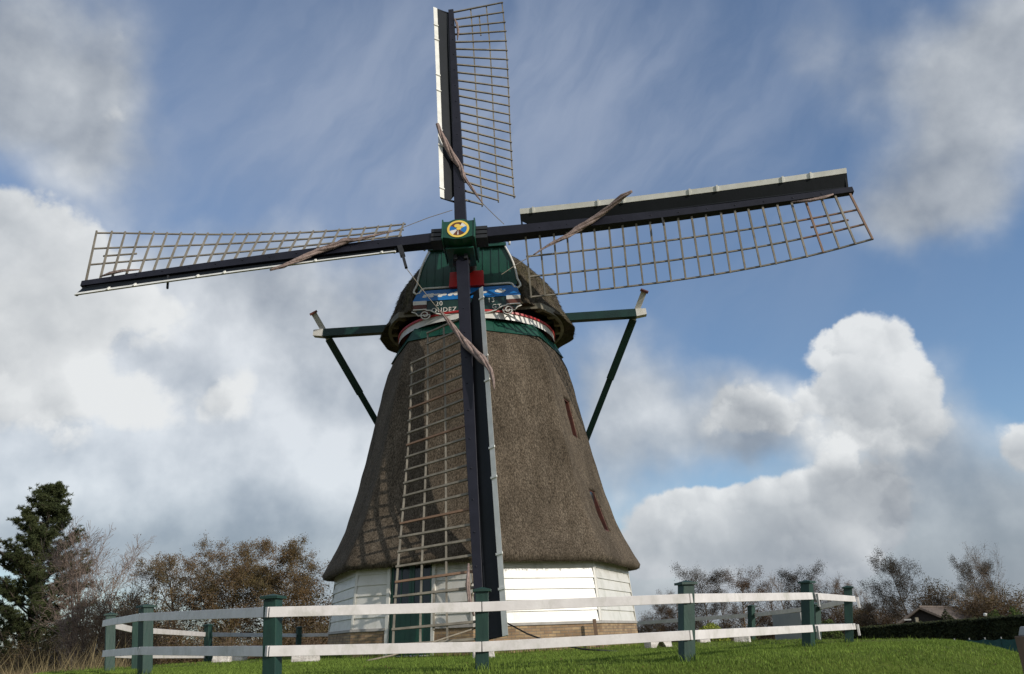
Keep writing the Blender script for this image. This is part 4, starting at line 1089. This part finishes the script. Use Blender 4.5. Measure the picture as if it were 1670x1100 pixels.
tag(hs, 'low dark wooden house with a shallow tiled roof behind the hedge', 'house')
lp = MB(); q = at(1607, 1003, 45); lp.tube([(q.x, q.y, gz(q.x, q.y)), (q.x, q.y, q.z-.06)], .03, 6); lp.mat = 1
lp.tube([q+Vector((0, 0, -.09)), q+Vector((0, 0, -.05)), q+Vector((0, 0, .05)), q+Vector((0, 0, .09))], [.04, .10, .10, .04], 10)
tag(lp.build('garden_lamp', ['black', 'white'], loc=(q.x, q.y, gz(q.x, q.y))), 'small white globe lamp just right of the house roof above the hedge', 'lamp')
# grey panel beyond the fence
m_ = MB(); a, b_ = at(1260, 1003, 27.5), at(1306, 999, 25.5); g0 = gz(a.x, a.y); d = (b_-a).normalized(); n = Vector((-d.y, d.x, 0))
m_.hexa([Vector((a.x, a.y, g0))-n*.03, Vector((b_.x, b_.y, g0))-n*.03, Vector((b_.x, b_.y, g0))+n*.03, Vector((a.x, a.y, g0))+n*.03, a-n*.03, b_-n*.03, b_+n*.03, a+n*.03])
tag(m_.build('panel', 'grey', loc=(a.x, a.y, g0)), 'plain grey board standing behind the rails left of the second large right post', 'panel')
# wooden post in the near right corner
m_ = MB(); q = at(1668, 1022, 6.6); g0 = gz(q.x, q.y)
m_.beam((q.x+.02, q.y, g0-.1), (q.x+.02, q.y, q.z-.07), (1, 0, 0), .14, .14); m_.mat = 1
m_.beam((q.x+.02, q.y, q.z-.07), (q.x+.02, q.y, q.z), (1, 0, 0), .10, .10, .06, .06)
tag(m_.build('wooden_post', ['postwood', 'grey'], loc=(q.x+.02, q.y, g0), bevel=.01), 'brown wooden post with a pale top cut off by the right edge', 'post')

# ------------------------------------------------------------ sun and sky
SAZ, SEL = R(54), R(25)
sdir = Vector((math.sin(SAZ)*math.cos(SEL), -math.cos(SAZ)*math.cos(SEL), math.sin(SEL)))
sd_ = bpy.data.lights.new('sun', 'SUN'); sd_.energy = 3.4; sd_.angle = R(.53); sd_.color = (1, .94, .85)
so = bpy.data.objects.new('sun', sd_); C.objects.link(so); so.rotation_euler = sdir.to_track_quat('Z', 'Y').to_euler(); so.location = sdir*60

W_ = bpy.data.worlds.new('World'); bpy.context.scene.world = W_; W_.use_nodes = True
nt = W_.node_tree; nt.nodes.clear(); lk = nt.links.new
def mth(op, a, b_=None, c=None, clamp=False):
    n = nd(nt, 'ShaderNodeMath', operation=op, use_clamp=clamp)
    for i, v in enumerate((a, b_, c)):
        if v is None: continue
        if hasattr(v, 'links'): lk(v, n.inputs[i])
        else: n.inputs[i].default_value = v
    return n.outputs[0]
def vmt(op, a, b_=None, scale=None):
    n = nd(nt, 'ShaderNodeVectorMath', operation=op)
    for i, v in enumerate((a, b_)):
        if v is None: continue
        if hasattr(v, 'links'): lk(v, n.inputs[i])
        else: n.inputs[i].default_value = v
    if scale is not None: n.inputs['Scale'].default_value = scale
    return n.outputs['Value'] if op in ('LENGTH', 'DOT_PRODUCT') else n.outputs[0]
tc = nd(nt, 'ShaderNodeTexCoord'); D = tc.outputs['Generated']
sp = nd(nt, 'ShaderNodeSeparateXYZ'); lk(D, sp.inputs[0])
AZ = mth('ARCTAN2', sp.outputs[0], sp.outputs[1]); EL = mth('ARCSINE', sp.outputs[2])
cb = nd(nt, 'ShaderNodeCombineXYZ'); lk(AZ, cb.inputs[0]); lk(EL, cb.inputs[1]); P = cb.outputs[0]
def wnoise(vec, scale, detail, rough=.55, color=False, dist=0.0):
    n = nd(nt, 'ShaderNodeTexNoise'); n.inputs['Scale'].default_value = scale; n.inputs['Detail'].default_value = detail; n.inputs['Roughness'].default_value = rough; n.inputs['Distortion'].default_value = dist
    lk(vec, n.inputs['Vector']); return n.outputs[1 if color else 0]
def smooth(v, lo, hi, t0=0., t1=1.):
    n = nd(nt, 'ShaderNodeMapRange', interpolation_type='SMOOTHSTEP'); lk(v, n.inputs[0])
    for i, q in enumerate((lo, hi, t0, t1)): n.inputs[i+1].default_value = q
    return n.outputs[0]
def warp(vec, scale, detail, amp):
    c = wnoise(D, scale, detail, .6, True); return vmt('ADD', vec, vmt('SCALE', vmt('SUBTRACT', c, (.5, .5, .5)), scale=amp))
def pix(X, Y):
    d = direction(X, Y).normalized(); return math.atan2(d.x, d.y), math.asin(d.z)
def gauss(vec, X, Y, rx, ry, rot=0.0):
    a, e = pix(X, Y); k = 1/math.cos(e)
    q = vmt('SUBTRACT', vec, (a, e, 0))
    q = vmt('MULTIPLY', q, (1255/rx/k, 1255/ry, 0))
    r = vmt('DOT_PRODUCT', q, q); return mth('POWER', 2.718, mth('MULTIPLY', r, -1.0))
def field(vec, L):
    acc = None
    for X, Y, rx, ry, amp in L:
        g = mth('MULTIPLY', gauss(vec, X, Y, rx, ry), amp); acc = g if acc is None else mth('ADD', acc, g)
    return acc
Pw = warp(P, 5, 6, .10); Ps = warp(P, 3, 5, .16)
fbm = wnoise(D, 6.5, 9, .5); fine = wnoise(D, 16, 9, .6)
soft_L = [(40, 110, 140, 150, .95), (110, 210, 100, 60, .62), (190, 110, 40, 70, .30), (1640, 80, 140, 120, .85), (1530, 200, 110, 80, .55), (1420, 335, 110, 60, .60), (1480, 370, 100, 40, .4), (1590, 320, 70, 60, .40), (1320, 70, 90, 80, .42), (1380, 160, 60, 60, .25), (1030, 650, 120, 110, .70),
          (480, 430, 260, 70, .50), (110, 600, 230, 150, 1.3), (340, 660, 240, 150, 1.2), (200, 760, 280, 110, 1.1), (520, 700, 130, 140, .8), (430, 520, 140, 70, .6), (1580, 860, 240, 115, 1.05), (300, 900, 300, 60, 1.0), (560, 860, 220, 120, .75), (1230, 700, 110, 50, .5), (1440, 740, 100, 45, .6), (1200, 665, 100, 60, .55), (1490, 650, 90, 80, .4), (1000, 800, 90, 120, .55), (1060, 950, 140, 60, .8), (620, 640, 90, 160, .6), (1300, 970, 500, 45, .7)]
hard_L = [(180, 90, 34, 70, .34), (205, 190, 40, 26, .34), (150, 225, 70, 26, .30), (0, 420, 120, 90, 1.2), (80, 480, 110, 80, .7), (60, 640, 150, 80, .75), (270, 500, 60, 40, .45), (350, 640, 150, 70, .42),
          (1385, 565, 46, 40, .95), (1440, 575, 42, 46, .85), (1415, 640, 85, 66, .95), (1495, 655, 48, 44, .62), (1440, 710, 75, 36, .5), (1185, 655, 54, 40, .66), (1250, 680, 50, 30, .45), (1285, 808, 120, 36, 1.0), (1390, 815, 60, 32, .7), (1140, 820, 85, 45, .9), (1260, 860, 170, 55, .8), (1090, 905, 70, 50, .8), (1420, 870, 60, 48, .75), (1675, 725, 50, 50, .8), (1240, 920, 170, 45, .8)]
def voro(vec, scale):
    n = nd(nt, 'ShaderNodeTexVoronoi', feature='F1'); n.inputs['Scale'].default_value = scale; n.inputs['Detail'].default_value = 0
    lk(vec, n.inputs['Vector']); d_ = n.outputs['Distance']; return mth('MULTIPLY', d_, d_)
def lobes(vec):       # cauliflower heads: rounded cells at three sizes
    h = mth('MULTIPLY', voro(vec, 12), -1.0); h = mth('ADD', h, mth('MULTIPLY', voro(vec, 29), -.50))
    return mth('ADD', h, .42)
Dw = vmt('ADD', D, vmt('SCALE', vmt('SUBTRACT', wnoise(D, 22, 5, .6, True), (.5, .5, .5)), scale=.06))
off = vmt('SCALE', (sdir.x+.3, sdir.y*.2, 1.0), scale=.010)
off2 = vmt('SCALE', (sdir.x+.3, sdir.y*.2, 1.0), scale=.030)
hb1 = lobes(Dw); hb2 = lobes(vmt('ADD', Dw, off))
Sf = mth('ADD', field(Ps, soft_L), mth('MULTIPLY', mth('SUBTRACT', fbm, .5), 1.15))
Hf = mth('ADD', field(Pw, hard_L), mth('MULTIPLY', hb1, .55)); Hf = mth('ADD', Hf, mth('MULTIPLY', mth('SUBTRACT', fbm, .5), .8))
behind = smooth(sp.outputs[1], .30, -.10)          # the rest of the sky, out of the photograph
Sf = mth('ADD', Sf, mth('MULTIPLY', behind, .72))
aS = smooth(Sf, .15, .95); aH = smooth(Hf, .34, .58)
f2 = wnoise(vmt('ADD', D, off2), 6.5, 9, .5)
lit = mth('MULTIPLY', mth('SUBTRACT', fbm, f2), 1.6)
litH = mth('MULTIPLY', mth('SUBTRACT', hb1, hb2), mth('MULTIPLY', smooth(Hf, 1.6, .5, .28, .62), smooth(wnoise(D, 4, 2), .35, .6, .25, 1.0)))
edge = smooth(Hf, 1.3, .5, 0., .12)                # thin sunlit rims
br_L = [(1400, 545, 80, 45, .30), (1460, 600, 80, 60, .22), (1490, 650, 50, 45, .12), (1430, 760, 110, 45, -.10), (40, 400, 130, 80, .20), (70, 620, 130, 90, .16), (290, 500, 90, 50, .14), (330, 640, 200, 120, .22), (150, 800, 260, 60, .10), (1260, 860, 260, 60, .08), (560, 760, 130, 90, .10), (200, 760, 220, 60, .12), (1270, 775, 140, 28, .26), (1110, 830, 70, 40, .12),
        (1100, 900, 60, 30, .18), (1425, 870, 50, 30, .22), (1670, 690, 45, 40, .22), (170, 900, 300, 50, -.26), (400, 870, 250, 45, -.16), (1560, 880, 230, 90, -.26), (1520, 760, 120, 40, -.08), (1250, 860, 150, 30, -.08), (60, 100, 140, 120, -.03), (1600, 150, 200, 200, -.06), (1420, 330, 120, 80, -.05), (1030, 660, 120, 110, -.05), (1200, 700, 110, 30, -.10)]
Bf = field(Ps, br_L)
val = mth('ADD', mth('ADD', Bf, lit), .66, clamp=True)
valH = mth('ADD', mth('ADD', mth('ADD', mth('ADD', Bf, mth('MULTIPLY', lit, .6)), litH), edge), .63, clamp=True)
CST = [(0, (.15, .18, .23)), (.35, (.32, .35, .39)), (.62, (.49, .52, .55)), (1, (.80, .82, .83))]
ccol = ramp(nt, val, CST); ccolH = ramp(nt, valH, CST)
# wisps of cirrus, stretched along one direction
mp = nd(nt, 'ShaderNodeMapping'); mp.inputs['Rotation'].default_value = (0, 0, R(-44)); mp.inputs['Scale'].default_value = (1, 1, 1); lk(warp(P, 2.5, 5, .22), mp.inputs[0])
m2 = vmt('MULTIPLY', mp.outputs[0], (1.6, 5, 1)); ci = wnoise(m2, 1.7, 8, .55)
cm = mth('ADD', field(Ps, [(950, 180, 330, 260, .9), (480, 300, 300, 160, .75), (700, 60, 300, 160, .5), (1250, 250, 200, 250, .35)]), .12)
aC = mth('MULTIPLY', smooth(ci, .30, .72), mth('MULTIPLY', cm, .36, clamp=True))
veil = mth('MULTIPLY', field(P, [(650, 250, 500, 300, 1.0)]), .30)
aC = mth('ADD', aC, veil, clamp=True)
sky = nd(nt, 'ShaderNodeTexSky', sky_type='NISHITA'); sky.sun_disc = False; sky.sun_elevation = SEL; sky.sun_rotation = math.atan2(sdir.x, sdir.y)
sky.air_density = 1.0; sky.dust_density = .6; sky.ozone_density = 1.6
skc = mix(nt, sky.outputs[0], (.112, .124, .136), 1.0, 'MULTIPLY')
c = mix(nt, skc, (.40, .46, .58), aC)
c = mix(nt, c, ccol, mth('MULTIPLY', aS, .84))
c = mix(nt, c, ccolH, mth('MULTIPLY', aH, .95))
low_ = smooth(EL, .16, .0)
c = mix(nt, c, (.27, .32, .39), mth('MULTIPLY', low_, .55))
gnd = smooth(sp.outputs[2], -.002, -.03)
c = mix(nt, c, (.06, .08, .05), gnd)
bg = nd(nt, 'ShaderNodeBackground'); lk(c, bg.inputs[0]); bg.inputs[1].default_value = 1.0
wo = nd(nt, 'ShaderNodeOutputWorld'); lk(bg.outputs[0], wo.inputs[0])
W_.cycles.sampling_method = 'MANUAL'; W_.cycles.sample_map_resolution = 1024

sc_s = bpy.context.scene
sc_s.cycles.max_bounces = 6; sc_s.cycles.diffuse_bounces = 3; sc_s.cycles.glossy_bounces = 2; sc_s.cycles.transmission_bounces = 2
sc_s.view_settings.view_transform = 'Standard'; sc_s.view_settings.look = 'None'; sc_s.view_settings.exposure = 0; sc_s.view_settings.gamma = 1
sc_s.render.resolution_x = 1024; sc_s.render.resolution_y = 674
